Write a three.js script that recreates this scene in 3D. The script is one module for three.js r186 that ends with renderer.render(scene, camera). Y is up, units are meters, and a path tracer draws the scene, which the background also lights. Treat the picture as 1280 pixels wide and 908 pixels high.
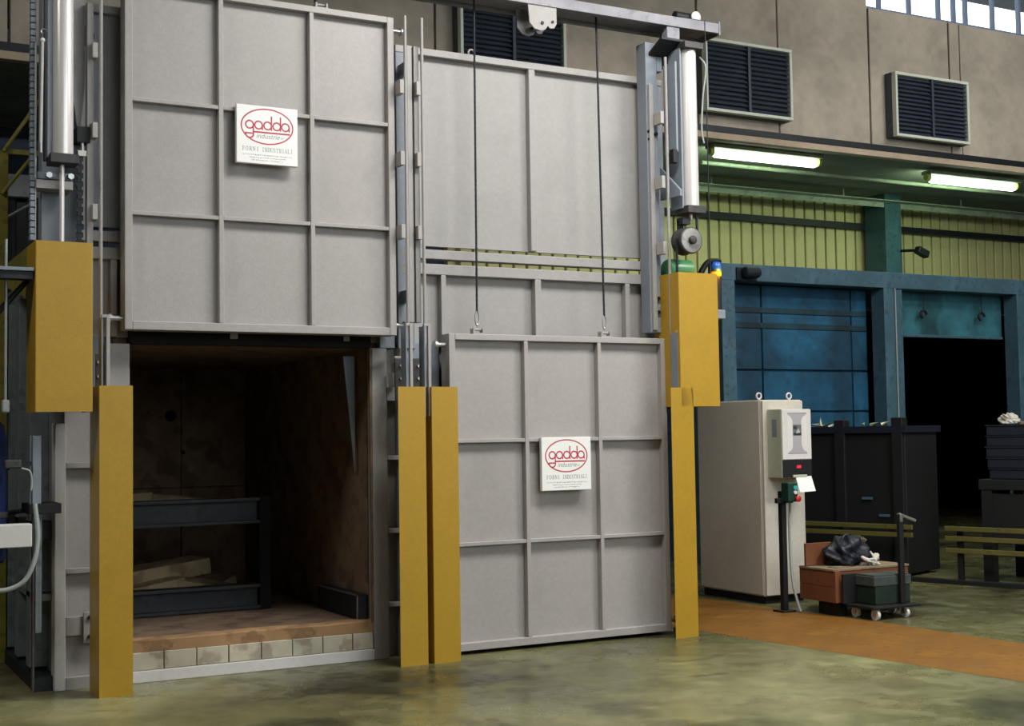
import * as THREE from 'three';
import { RoundedBoxGeometry } from 'three/addons/geometries/RoundedBoxGeometry.js';
import { mergeGeometries } from 'three/addons/utils/BufferGeometryUtils.js';
import { RectAreaLightUniformsLib } from 'three/addons/lights/RectAreaLightUniformsLib.js';

// ------------------------------------------------------------------ camera, sky, lights, exposure
const scene = new THREE.Scene();
const camera = new THREE.PerspectiveCamera(30.23, 1280 / 908, 0.05, 200);
camera.rotation.order = 'YXZ';
camera.position.set(-1.68, 1.75, 9.898);
camera.rotation.set(3.032 * Math.PI / 180, -28.307 * Math.PI / 180, -0.874 * Math.PI / 180);
const renderer = new THREE.WebGLRenderer({ antialias: true });
renderer.toneMapping = THREE.LinearToneMapping;
renderer.toneMappingExposure = 1.06;
renderer.shadowMap.enabled = true;
renderer.shadowMap.type = THREE.PCFSoftShadowMap;
scene.background = new THREE.Color(0.82, 0.92, 1.0);
scene.backgroundIntensity = 3.2;
RectAreaLightUniformsLib.init();
// unseen hanging hall luminaires, last two added to brighten wall and furnace side: [x, y, z, width, depth, radiance, tilt towards the furnaces' wall]
const HALL_LAMPS = [
  [3.6, 6.9, 3.0, 2.4, 1.2, 28], [8.4, 7.2, 4.2, 2.4, 1.2, 52], [6.9, 7.2, 11, 2.4, 1.2, 14], [13, 8.2, 1.8, 2.4, 1.2, 13, 0.95], [-4.6, 7.4, 3.2, 2.4, 1.2, 15],
];
const TUBE_RADIANCE = 34;

// ------------------------------------------------------------------ random and noise
let seed = 7;
const rnd = () => { seed |= 0; seed = seed + 0x6D2B79F5 | 0; let t = Math.imul(seed ^ seed >>> 15, 1 | seed); t = t + Math.imul(t ^ t >>> 7, 61 | t) ^ t; return ((t ^ t >>> 14) >>> 0) / 4294967296; };
const rr = (a, b) => a + (b - a) * rnd();
function hash(x, y, s) { let h = Math.imul(x, 374761393) ^ Math.imul(y, 668265263) ^ Math.imul(s, 974634777); h = Math.imul(h ^ h >>> 13, 1274126177); return ((h ^ h >>> 16) >>> 0) / 4294967296; }
function vnoise(x, y, p, s) {          // value noise that repeats every p cells
  const xi = Math.floor(x), yi = Math.floor(y), fx = x - xi, fy = y - yi, u = fx * fx * (3 - 2 * fx), v = fy * fy * (3 - 2 * fy);
  const w = (a) => ((a % p) + p) % p, x0 = w(xi), x1 = w(xi + 1), y0 = w(yi), y1 = w(yi + 1);
  const a = hash(x0, y0, s), b = hash(x1, y0, s), c = hash(x0, y1, s), d = hash(x1, y1, s);
  return a + (b - a) * u + (c - a) * v + (a - b - c + d) * u * v;
}
function fbm(u, v, p, oct, s) { let f = 0, a = 0.5, n = 0; for (let i = 0; i < oct; i++) { f += a * vnoise(u * p, v * p, p, s + i); n += a; a *= 0.5; p *= 2; } return f / n; }
const clamp = (x, a = 0, b = 1) => Math.min(b, Math.max(a, x));
const smooth = (a, b, x) => { const t = clamp((x - a) / (b - a)); return t * t * (3 - 2 * t); };
function dataTex(n, fn, srgb, metres) {
  const d = new Uint8Array(n * n * 4);
  for (let y = 0; y < n; y++) for (let x = 0; x < n; x++) { const c = fn(x / n, y / n), o = (y * n + x) * 4; d[o] = clamp(c[0]) * 255; d[o + 1] = clamp(c[1]) * 255; d[o + 2] = clamp(c[2]) * 255; d[o + 3] = 255; }
  const t = new THREE.DataTexture(d, n, n); t.wrapS = t.wrapT = THREE.RepeatWrapping; t.magFilter = THREE.LinearFilter; t.minFilter = THREE.LinearMipmapLinearFilter; t.generateMipmaps = true;
  if (srgb) t.colorSpace = THREE.SRGBColorSpace;
  t.repeat.set(1 / metres, 1 / metres); t.needsUpdate = true; return t;
}
const grey = (v) => [v, v, v];
// fine mottling of sprayed paint, grime of used steel, grain of cast concrete
const texPaint = dataTex(512, (u, v) => grey(0.95 + 0.05 * fbm(u, v, 64, 3, 3) - 0.02 * smooth(0.6, 0.8, fbm(u, v, 7, 5, 11))), true, 1.7);
const texPaintBump = dataTex(256, (u, v) => grey(fbm(u, v, 48, 3, 5)), false, 0.5);
const texGrime = dataTex(512, (u, v) => { const g = fbm(u, v, 6, 6, 21), h = fbm(u, v, 24, 3, 31); const k = 0.8 + 0.26 * (g - 0.15) - 0.14 * smooth(0.55, 0.75, h) * smooth(0.4, 0.6, g); return [k, k * 0.99, k * 0.97]; }, true, 1.3);
const texCast = dataTex(1024, (u, v) => { const a = fbm(u, v, 4, 6, 41), b = fbm(u * 1, v, 32, 4, 43), st = fbm(u, v * 0.999, 16, 2, 47); let k = 0.8 + 0.22 * a + 0.1 * (b - 0.5) + 0.06 * (st - 0.5); k -= 0.035 * smooth(0.58, 0.78, fbm(u, v, 6, 5, 53)); return [k, k * 0.985, k * 0.96]; }, true, 3.1);
const texStain = dataTex(512, (u, v) => { const a = fbm(u, v, 5, 6, 61), b = fbm(u, v, 3, 5, 71), c = fbm(u, v, 20, 4, 77); const k = 0.6 + 0.45 * a - 0.22 * smooth(0.5, 0.7, b) + 0.2 * (c - 0.5); return [k, k * 1.02, k]; }, true, 1.6);
const texBrick = dataTex(512, (u, v) => { const a = fbm(u, v, 6, 6, 81), b = fbm(u, v, 3, 4, 83), s = smooth(0.5, 0.68, fbm(u, v, 9, 5, 87)); return [0.74 + 0.26 * a - 0.13 * s, 0.70 + 0.27 * a - 0.15 * s + 0.05 * b, 0.65 + 0.27 * a - 0.15 * s + 0.07 * b]; }, true, 1.1);
// floor: trowelled concrete with tyre scuffs, drag marks, oil and worn patches
const scuffs = [];
for (let i = 0; i < 260; i++) scuffs.push([rnd(), rnd(), rr(-0.5, 0.5) + (rnd() < 0.5 ? 1.57 : 0), rr(0.004, 0.035), rr(0.0005, 0.0016), rr(0.08, 0.3)]);
const FLOOR_M = 14;
const floorPix = new Float32Array(1024 * 1024);
for (const [cx, cy, an, len, wid, dk] of scuffs) {
  const n = Math.ceil(len * 1024 * 2), c = Math.cos(an), s = Math.sin(an), bend = rr(-0.6, 0.6);
  for (let i = 0; i < n; i++) { const t = (i / n - 0.5), x = cx + c * t * len - s * bend * t * t * len, y = cy + s * t * len + c * bend * t * t * len, w = Math.ceil(wid * 1024);
    for (let j = -w; j <= w; j++) for (let k = -w; k <= w; k++) { const X = ((Math.round(x * 1024) + j) % 1024 + 1024) % 1024, Y = ((Math.round(y * 1024) + k) % 1024 + 1024) % 1024; floorPix[Y * 1024 + X] = Math.max(floorPix[Y * 1024 + X], dk * (0.4 + 0.6 * hash(X, Y, 5))); } }
}
const texFloor = dataTex(1024, (u, v) => {
  const a = fbm(u, v, 8, 6, 91), b = fbm(u, v, 20, 5, 93), c = fbm(u, v, 5, 4, 97), f = fbm(u, v, 128, 3, 99);
  let k = 0.62 + 0.55 * (a - 0.5) + 0.25 * (b - 0.5) + 0.16 * (f - 0.5);
  k -= 0.25 * smooth(0.56, 0.72, fbm(u, v, 14, 5, 101)); k += 0.14 * smooth(0.55, 0.7, c);
  k *= 1 - floorPix[(Math.floor(v * 1024) % 1024) * 1024 + Math.floor(u * 1024) % 1024];
  return [k * 1.0, k * (0.985 + 0.05 * (b - 0.5)), k * (0.83 + 0.16 * (c - 0.5))];
}, true, FLOOR_M);
const texFloorRough = dataTex(512, (u, v) => { const r = 0.30 + 0.3 * (fbm(u, v, 10, 5, 111) - 0.5) + 0.22 * smooth(0.5, 0.7, fbm(u, v, 30, 4, 113)); return [0, r, 0]; }, false, 5);
const texFloorBump = dataTex(512, (u, v) => grey(fbm(u, v, 12, 6, 121)), false, 2.3);

// ------------------------------------------------------------------ materials
const M = {};
function mat(key, col, rough, metal = 0, map = null, o = {}) {
  M[key] = new THREE.MeshPhysicalMaterial({ color: col, roughness: rough, metalness: metal, map, ...o }); M[key].name = key; return M[key];
}
mat('doorGrey', 0xa9a39e, 0.5, 0, texPaint, { bumpMap: texPaintBump, bumpScale: 0.0006 });
mat('frameGrey', 0x9f9b97, 0.5, 0, texPaint, { bumpMap: texPaintBump, bumpScale: 0.0006 });
mat('mastGrey', 0x858c94, 0.5, 0, texPaint);
mat('sideGrey', 0x7d8589, 0.6, 0, texGrime);
mat('darkSteel', 0x2b2d31, 0.55, 0.3, texGrime);
mat('black', 0x060607, 0.6, 0);
mat('rubber', 0x101113, 0.75, 0);
mat('chrome', 0xe6e0db, 0.26, 0.28);
mat('steelBright', 0xb9b7b3, 0.3, 0.85);
mat('wheelFace', 0xaaa6a2, 0.34, 0.6, texGrime);
mat('castSteel', 0x4c4a4c, 0.55, 0.4, texGrime);
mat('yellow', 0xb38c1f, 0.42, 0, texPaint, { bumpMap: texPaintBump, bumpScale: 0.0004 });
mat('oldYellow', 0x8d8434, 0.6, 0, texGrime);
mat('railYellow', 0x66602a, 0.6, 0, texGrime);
mat('white', 0xe8e6e2, 0.5, 0);
mat('boxWhite', 0xd8d4ce, 0.5, 0, texPaint);
mat('greenTank', 0x4f9a62, 0.35, 0, texPaint);
mat('concrete', 0xc6bcae, 0.9, 0, texCast, { bumpMap: texCast, bumpScale: 0.004 });
mat('ledge', 0xcdbba6, 0.9, 0, texCast);
mat('soffit', 0x8c948c, 0.9, 0, texCast);
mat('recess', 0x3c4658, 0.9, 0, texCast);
mat('floor', 0xb6b48c, 1, 0, texFloor, { roughnessMap: texFloorRough, bumpMap: texFloorBump, bumpScale: 0.0012 });
M.floor.color.setRGB(0.30, 0.295, 0.185);
mat('stripe', 0x85590f, 0.6, 0, texGrime, { bumpMap: texFloorBump, bumpScale: 0.003 });
mat('roof', 0x6d7378, 0.9, 0, texCast);
mat('wallPlain', 0x6f6c66, 0.9, 0, texCast);
mat('cladding', 0xcfc58a, 0.6, 0, texPaint);
mat('blueFrame', 0x4d6f80, 0.5, 0, texGrime);
mat('blueWall', 0x1f6387, 0.6, 0, texStain);
mat('blueShutter', 0x3c7c8a, 0.6, 0, texStain);
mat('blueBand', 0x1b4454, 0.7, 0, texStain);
mat('blueDark', 0x0b1b25, 0.7, 0, texGrime);
mat('columnBlue', 0x3a6470, 0.6, 0, texGrime);
mat('ventFrame', 0xdfe3d2, 0.6, 0, texPaint);
mat('ventSlat', 0x464f61, 0.6, 0.1, texGrime);
mat('ventBox', 0x59606b, 0.8, 0, texGrime);
mat('hoistGrey', 0x9a9aa3, 0.55, 0, texGrime);
mat('cabinet', 0xc9c2b4, 0.5, 0, texPaint);
mat('hmiGrey', 0xb9bda6, 0.5, 0, texPaint);
mat('brick', 0xd8d0c0, 0.9, 0, texBrick, { bumpMap: texBrick, bumpScale: 0.004 });
mat('hearth', 0xb8926c, 0.95, 0, texBrick, { bumpMap: texBrick, bumpScale: 0.012 });
mat('slab', 0xcdb794, 0.95, 0, texBrick, { bumpMap: texBrick, bumpScale: 0.012 });
mat('lining', 0x86705e, 0.95, 0, texBrick, { bumpMap: texBrick, bumpScale: 0.02 });
mat('soot', 0x050506, 0.9, 0, texBrick);
mat('beamDark', 0x3b3c40, 0.6, 0.3, texGrime);
mat('crateBrown', 0x7b4723, 0.75, 0, texGrime);
mat('crateGreen', 0x12271c, 0.6, 0, texGrime);
mat('crateGrey', 0x434947, 0.6, 0, texGrime);
mat('binBlue', 0x0a1226, 0.65, 0, texGrime);
mat('binBlack', 0x030406, 0.7, 0, texGrime);
mat('plywood', 0x8d7a62, 0.8, 0, texGrime);
mat('bag', 0x0b111c, 0.5, 0, null, { bumpMap: texFloorBump, bumpScale: 0.02 });
mat('rag', 0xbdb7ac, 0.9, 0, null);
mat('scrap', 0xb9c9ae, 0.35, 0.5, texGrime);
mat('bottleBlue', 0x12234f, 0.4, 0, texPaint);
mat('hose', 0x9aa09c, 0.5, 0);
mat('cable', 0x23262c, 0.6, 0.3);
mat('green', 0x12352a, 0.4, 0);
mat('red', 0xb3201c, 0.4, 0);
mat('beaconBlue', 0x1d58b0, 0.35, 0);
mat('beaconLit', 0xff9a10, 0.4, 0, null, { emissive: 0xff8a08, emissiveIntensity: 0.9 });
mat('ledRed', 0x501018, 0.4, 0, null, { emissive: 0xff3050, emissiveIntensity: 0.8 });
mat('glintTeal', 0x1a5a58, 0.4, 0, null, { emissive: 0x4ad8d0, emissiveIntensity: 0.35 });  // glowing teal, stands for a reflected highlight on the switch box
mat('tube', 0xf4fff4, 0.5, 0, null, { emissive: new THREE.Color(0.86, 1.0, 0.84), emissiveIntensity: 4 });
mat('tubeEnd', 0xc8d86a, 0.5, 0, null);
mat('hallLamp', 0xffffff, 0.5, 0, null, { emissive: new THREE.Color(1, 0.99, 0.95), emissiveIntensity: 6 });
mat('trayGreen', 0xa8b5a4, 0.6, 0, texGrime);
mat('glass', 0xffffff, 0.05, 0, null, { transmission: 1, thickness: 0, ior: 1.45 });
mat('mullion', 0x7d88a0, 0.6, 0);

// ------------------------------------------------------------------ geometry helpers
function uvBox(g0) {
  const g = g0.index ? g0.toNonIndexed() : g0, p = g.attributes.position, n = g.attributes.normal, uv = new Float32Array(p.count * 2);
  for (let i = 0; i < p.count; i += 3) {
    let ax = 0, ay = 0, az = 0;
    for (let k = 0; k < 3; k++) { ax += Math.abs(n.getX(i + k)); ay += Math.abs(n.getY(i + k)); az += Math.abs(n.getZ(i + k)); }
    for (let k = 0; k < 3; k++) {
      const x = p.getX(i + k), y = p.getY(i + k), z = p.getZ(i + k), o = (i + k) * 2;
      if (az >= ax && az >= ay) { uv[o] = x; uv[o + 1] = y; } else if (ax >= ay) { uv[o] = z + 0.37; uv[o + 1] = y; } else { uv[o] = x; uv[o + 1] = z; }
    }
  }
  g.setAttribute('uv', new THREE.BufferAttribute(uv, 2)); return g;
}
// box from bounds, edges rounded by r when given
function bb(x0, x1, y0, y1, z0, z1, r = 0) {
  const w = x1 - x0, h = y1 - y0, d = z1 - z0;
  const g = r > 0 ? new RoundedBoxGeometry(w, h, d, 1, Math.min(r, w * 0.45, h * 0.45, d * 0.45)) : new THREE.BoxGeometry(w, h, d);
  return g.translate((x0 + x1) / 2, (y0 + y1) / 2, (z0 + z1) / 2);
}
function cy(r, len, x, y, z, axis = 'y', seg = 20, r2 = r) {
  const g = new THREE.CylinderGeometry(r2, r, len, seg);
  if (axis === 'x') g.rotateZ(-Math.PI / 2); if (axis === 'z') g.rotateX(Math.PI / 2);
  return g.translate(x, y, z);
}
function lathe(pts, x, y, z, axis = 'y', seg = 32) {
  const g = new THREE.LatheGeometry(pts.map((p) => new THREE.Vector2(p[0], p[1])), seg);
  if (axis === 'z') g.rotateX(Math.PI / 2); if (axis === 'x') g.rotateZ(-Math.PI / 2);
  return g.translate(x, y, z);
}
function tube(pts, r, seg = 40, rad = 8) { return new THREE.TubeGeometry(new THREE.CatmullRomCurve3(pts.map((p) => new THREE.Vector3(...p))), seg, r, rad, false); }
function bar(a, b, r, rad = 10) {
  const A = new THREE.Vector3(...a), B = new THREE.Vector3(...b), d = B.clone().sub(A), g = new THREE.CylinderGeometry(r, r, d.length(), rad);
  g.applyQuaternion(new THREE.Quaternion().setFromUnitVectors(new THREE.Vector3(0, 1, 0), d.clone().normalize()));
  return g.translate((A.x + B.x) / 2, (A.y + B.y) / 2, (A.z + B.z) / 2);
}
// polygon in the x-y plane, extruded from z0 to z1
function prism(pts, z0, z1, bevel = 0) {
  const s = new THREE.Shape(pts.map((p) => new THREE.Vector2(p[0], p[1])));
  return new THREE.ExtrudeGeometry(s, { depth: z1 - z0 - 2 * bevel, bevelEnabled: bevel > 0, bevelSize: bevel, bevelThickness: bevel, bevelSegments: 1 }).translate(0, 0, z0 + bevel);
}
// polygon in the z-y plane, extruded from x0 to x1
function prismX(pts, x0, x1) {
  const s = new THREE.Shape(pts.map((p) => new THREE.Vector2(-p[0], p[1])));
  return new THREE.ExtrudeGeometry(s, { depth: x1 - x0, bevelEnabled: false }).rotateY(Math.PI / 2).translate(x0, 0, 0);
}
const used = new Map();
function numbered(n) { const k = used.get(n) ?? 0; used.set(n, k + 1); return k ? n + '_' + String(k).padStart(3, '0') : n; }
function thing(name, label, category, [x, y, z] = [0, 0, 0], group) {
  const o = new THREE.Group(); o.name = numbered(name); o.position.set(x, y, z); o.userData = { label, category }; if (group) o.userData.group = group; scene.add(o); return o;
}
const origin = (o) => { const v = new THREE.Vector3(); while (o && o !== scene) { v.add(o.position); o = o.parent; } return v; };
// geometries in world metres -> one mesh under its parent
function part(name, geos, m, parent, label, keepUv) {
  geos = [].concat(geos).map((g) => (keepUv ? g : uvBox(g)));
  const g = geos.length > 1 ? mergeGeometries(geos.map((q) => { const r = q.index ? q.toNonIndexed() : q; for (const k of Object.keys(r.attributes)) if (!['position', 'normal', 'uv'].includes(k)) r.deleteAttribute(k); return r; })) : geos[0];
  const o = origin(parent); g.translate(-o.x, -o.y, -o.z);
  const me = new THREE.Mesh(g, m); me.name = parent === scene ? numbered(name) : name; me.castShadow = me.receiveShadow = true; if (label) me.userData.label = label; parent.add(me); return me;
}
function solo(name, label, category, geos, m, group) { const o = part(name, geos, m, scene); o.userData = { label, category }; if (group) o.userData.group = group; return o; }
function struct(name, geos, m) { const o = part(name, geos, m, scene); o.userData = { kind: 'structure' }; return o; }
function structGroup(name) { const o = new THREE.Group(); o.name = name; o.userData = { kind: 'structure' }; scene.add(o); return o; }
function copy(root, offset, label) { const c = root.clone(); c.name = numbered(root.name.replace(/_\d{3}$/, '')); c.position.add(new THREE.Vector3(...offset)); c.userData = { ...root.userData, label }; scene.add(c); return c; }

// ------------------------------------------------------------------ the hall
struct('floor', bb(-10, 26, -0.3, 0, -7.6, 18.3), M.floor);
{ // orange-brown traffic lane painted on the concrete
  const lane = new THREE.Shape([[5.35, 2.6], [5.40, -0.3], [5.50, -1.1], [5.83, -3.6], [7.18, -3.2], [7.11, -2.2], [7.04, -0.65], [6.92, 0.4], [6.7, 2.6]].map((p) => new THREE.Vector2(...p)));
  struct('floor_marking', new THREE.ExtrudeGeometry(lane, { depth: 0.0015, bevelEnabled: false }).rotateX(-Math.PI / 2), M.stripe);
}
struct('ceiling', bb(-10, 26, 9.6, 9.9, -7.6, 18.3), M.roof);
struct('wall_left', bb(-10, -9.7, 0, 9.6, -7.6, 18.3), M.wallPlain);
struct('wall_right', bb(25.7, 26, 0, 9.6, -7.6, 18.3), M.wallPlain);
{ // wall opposite the furnaces with a long glazed band
  const w = structGroup('wall_front');
  part('wall_part', bb(-9.7, 25.7, 0, 3.4, 18, 18.3), M.wallPlain, w); part('wall_part', bb(-9.7, 25.7, 8.6, 9.6, 18, 18.3), M.wallPlain, w);
  part('wall_part', bb(-9.7, 0.5, 3.4, 8.6, 18, 18.3), M.wallPlain, w); part('wall_part', bb(18.5, 25.7, 3.4, 8.6, 18, 18.3), M.wallPlain, w);
  const g = structGroup('window_2');
  for (let i = 0; i < 9; i++) { part('pane', bb(0.54 + i * 2, 2.46 + i * 2, 3.45, 8.55, 18.1, 18.104), M.glass, g); if (i) part('mullion', bb(0.46 + i * 2, 0.54 + i * 2, 3.4, 8.6, 18.06, 18.14), M.mullion, g); }
}
{ // rear wall with a wide opening into an added unlit hall that keeps the bay dark
  const w = structGroup('wall_back');
  part('wall_part', bb(-9.7, 12.0, 0, 5.59, -7.6, -7.3), M.recess, w); part('wall_part', bb(12.0, 18.3, 3.74, 5.59, -7.6, -7.3), M.recess, w); part('wall_part', bb(18.3, 25.7, 0, 5.59, -7.6, -7.3), M.recess, w);
}
struct('floor_added', bb(10, 34, -0.3, 0, -22, -7.6), M.floor);  // added hall behind the opening, built to make the bay black
struct('ceiling_added', bb(10, 34, 5.59, 5.9, -22, -7.6), M.roof);
{
  const w = structGroup('wall_added');
  part('wall_part', bb(10, 34, 0, 5.59, -22.3, -22), M.wallPlain, w); part('wall_part', bb(9.7, 10, 0, 5.59, -22, -7.6), M.wallPlain, w); part('wall_part', bb(34, 34.3, 0, 5.59, -22, -7.6), M.wallPlain, w); part('wall_part', bb(25.7, 34, 0, 5.59, -7.6, -7.3), M.wallPlain, w);
}
struct('ceiling_recess', bb(-9.7, 25.7, 5.59, 5.85, -7.6, -4.05), M.soffit);
struct('trim_1', bb(-9.7, 25.7, 5.515, 5.60, -4.05, -3.93, 0.01), M.ledge);
struct('trim_2', bb(-9.7, 25.7, 5.60, 5.70, -4.05, -3.98), M.darkSteel);
{ // upper wall of precast slabs, joints open
  const w = structGroup('wall_upper');
  const J = [-9.7, -7.8, -6.2, -4.6, -3.0, -1.4, 0.2, 1.8, 3.4, 4.86, 6.55, 8.58, 9.91, 11.53, 13.07, 13.29, 14.9, 16.5, 18.1, 19.7, 21.3, 23, 25.7];
  for (let i = 0; i + 1 < J.length; i++) {
    const top = J[i] >= 11.5 ? 7.63 : 9.6;
    part('wall_panel', bb(J[i] + 0.014, J[i + 1] - 0.014, 5.69, top, -4.24, -4.0 + (i % 3) * 0.004, 0.012), M.concrete, w);
  }
  part('backing', [bb(-9.7, 11.5, 5.69, 9.6, -4.3, -4.2)], M.concrete, w);
  part('backing', [bb(11.5, 25.7, 5.69, 7.62, -4.3, -4.2)], M.concrete, w);
  part('header', bb(11.5, 25.7, 9.2, 9.6, -4.24, -4.0), M.concrete, w);
}
{ // clerestory band: separate panes between thin posts
  const w = structGroup('window_1');
  const P = [11.5, 11.83, 12.405, 12.984, 13.29, 13.532, 14.093, 14.65]; while (P[P.length - 1] < 25) P.push(P[P.length - 1] + 0.58); P[P.length - 1] = 25.7;
  for (let i = 0; i + 1 < P.length; i++) {
    part('pane', bb(P[i] + 0.012, P[i + 1] - 0.012, 7.66, 9.18, -4.10, -4.096), M.glass, w);
    if (i) part('mullion', bb(P[i] - 0.02, P[i] + 0.02, 7.64, 9.2, -4.13, -4.06), M.mullion, w);
  }
  part('window_frame', bb(11.5, 25.7, 7.62, 7.66, -4.14, -4.02), M.mullion, w);
}
{ // wall beyond the recess, yellow ribbed cladding sheets
  const w = structGroup('wall_cladding');
  part('backing', bb(6.5, 25.7, 3.76, 5.58, -7.29, -7.16), M.cladding, w);
  for (let i = 0; i < 88; i++) {
    const x = 6.6 + i * 0.2165;
    part('cladding_sheet', prism([[x + 0.032, 3.76], [x + 0.190, 3.76], [x + 0.190, 5.56], [x + 0.032, 5.56]], -7.16, -6.99, 0.012), M.cladding, w);
  }
  part('dark_bar', bb(6.5, 25.7, 5.06, 5.16, -6.98, -6.86), M.darkSteel, w);  // dark bar across the cladding sheets
}
{ // steel column behind the blue portal
  const c = structGroup('column_1');
  part('flange', bb(14.05, 14.40, 3.81, 5.59, -6.42, -6.39), M.columnBlue, c);
  part('flange', bb(14.05, 14.40, 3.81, 5.59, -6.86, -6.83), M.columnBlue, c);
  part('web', bb(14.05, 14.08, 3.81, 5.59, -6.83, -6.42), M.columnBlue, c);
}
// horizontal cable tray and conduits under the recess ceiling
{
  const t = thing('cable_tray', 'long thin cable tray hung under the recess ceiling above the ribbed yellow wall', 'cable tray', [14, 5.2, -6.3]);
  part('tray', prismX([[-6.42, 5.36], [-6.42, 5.455], [-6.24, 5.455], [-6.24, 5.44], [-6.405, 5.44], [-6.405, 5.36]], 9.6, 25.6), M.trayGreen, t);
  for (let x = 10.5; x < 25; x += 2.6) part('hanger', bb(x, x + 0.025, 5.45, 5.59, -6.34, -6.32), M.trayGreen, t);
}
solo('conduit', 'slim pipe running along the recess ceiling behind the glowing tube lamps', 'pipe', cy(0.03, 15, 17, 5.50, -5.2, 'x', 12), M.trayGreen);

// ------------------------------------------------------------------ tube lamps in the recess
{
  const t = thing('fluorescent_light', 'lit fluorescent fitting nearer to the chrome cylinder, under the concrete ledge', 'light', [10.07, 5.47, -4.5], 'tube lamps under the concrete ledge');
  part('housing', bb(9.12, 11.02, 5.53, 5.585, -4.60, -4.40, 0.012), M.trayGreen, t);
  part('diffuser', new THREE.CapsuleGeometry(0.062, 1.68, 6, 16).rotateZ(Math.PI / 2).translate(10.07, 5.47, -4.5), M.tube, t, 'glowing diffuser');
  part('end_cap', cy(0.05, 0.05, 9.14, 5.49, -4.5, 'x', 16, 0.066), M.tubeEnd, t);
  part('end_cap', cy(0.066, 0.05, 11.0, 5.49, -4.5, 'x', 16, 0.05), M.tubeEnd, t);
  copy(t, [3.94, -0.045, 0], 'lit fluorescent fitting farther from the chrome cylinder, past the framed wall vent');
  for (const [x, y] of [[10.07, 5.40], [14.01, 5.355]]) {
    const l = new THREE.RectAreaLight(new THREE.Color(0.72, 1.0, 0.60), TUBE_RADIANCE, 1.7, 0.1); l.position.set(x, y - 0.004, -4.5); l.rotation.x = -Math.PI / 2; l.name = 'tube_glow'; scene.add(l);
    const u = new THREE.RectAreaLight(new THREE.Color(0.72, 1.0, 0.60), TUBE_RADIANCE * 0.6, 1.7, 0.1); u.position.set(x, y + 0.06, -4.64); u.rotation.set(0, 0, 0); u.name = 'tube_glow'; scene.add(u);
  }
}
// hall luminaires, above and in front of the furnaces
const hallLabels = ["flat hanging luminaire high over the furnace fronts", "flat hanging luminaire above the orange-brown floor lane", "flat hanging luminaire far behind the one above the floor lane", 'added luminaire tilted to brighten the wall above the blue enclosure', 'added fill luminaire over the aisle beside the open furnace'];
HALL_LAMPS.forEach(([x, y, z, w, d, L, tilt = 0], i) => {
  const lean = (g) => g.translate(-x, -y, -z).rotateX(tilt).translate(x, y, z);
  const t = thing('hall_luminaire', hallLabels[i], 'light', [x, y, z], 'hanging hall luminaires');
  part('housing', lean(bb(x - w / 2 - 0.06, x + w / 2 + 0.06, y + 0.02, y + 0.14, z - d / 2 - 0.06, z + d / 2 + 0.06, 0.02)), M.white, t);
  part('diffuser', lean(bb(x - w / 2, x + w / 2, y, y + 0.02, z - d / 2, z + d / 2)), M.hallLamp, t);
  for (const s of [-1, 1]) part('suspension_wire', cy(0.006, 9.59 - y - 0.14, x + s * w * 0.4, (9.59 + y + 0.14) / 2, z, 'y', 6), M.darkSteel, t);
  const l = new THREE.RectAreaLight(new THREE.Color(1, 0.995, 0.975), L, w, d); l.position.set(x, y - 0.01 * Math.cos(tilt), z - 0.01 * Math.sin(tilt)); l.rotation.x = -Math.PI / 2 + tilt; l.name = 'hall_lamp_glow'; scene.add(l);
});

// ------------------------------------------------------------------ louvred vents in the upper wall
function vent(x0, x1, y0, y1, label) {
  const t = thing('wall_vent', label, 'vent', [(x0 + x1) / 2, y0, -3.9], 'louvred vents in the upper wall');
  const zf = -3.78, f = 0.042, xm = (x0 + x1) / 2;
  part('housing', bb(x0, x1, y0, y1, -3.98, -3.86), M.ventBox, t);
  part('frame_bar', bb(x0, x1, y1 - f, y1, -3.86, zf, 0.008), M.ventFrame, t); part('frame_bar', bb(x0, x1, y0, y0 + f, -3.86, zf, 0.008), M.ventFrame, t);
  part('frame_bar', bb(x0, x0 + f, y0 + f, y1 - f, -3.86, zf, 0.008), M.ventFrame, t); part('frame_bar', bb(x1 - f, x1, y0 + f, y1 - f, -3.86, zf, 0.008), M.ventFrame, t);
  part('divider', bb(xm - 0.02, xm + 0.02, y0 + f, y1 - f, -3.86, zf - 0.005), M.ventSlat, t);
  const n = 14, h = (y1 - y0 - 2 * f) / n;
  for (let k = 0; k < n; k++) for (const [a, b] of [[x0 + f, xm - 0.02], [xm + 0.02, x1 - f]]) {
    const y = y0 + f + h * (k + 0.5);
    part('slat', new THREE.BoxGeometry(b - a, 0.008, 0.062).rotateX(0.75).translate((a + b) / 2, y, -3.825), M.ventSlat, t);
  }
  return t;
}
vent(5.08, 6.50, 5.90, 6.80, 'louvred vent behind the top of the closed furnace, partly hidden by it');
vent(8.55, 9.97, 5.83, 6.78, 'louvred vent directly behind the chrome cylinder of the closed furnace');
vent(11.80, 13.22, 5.80, 6.71, 'louvred vent with a pale frame standing alone below the bright window');

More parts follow.
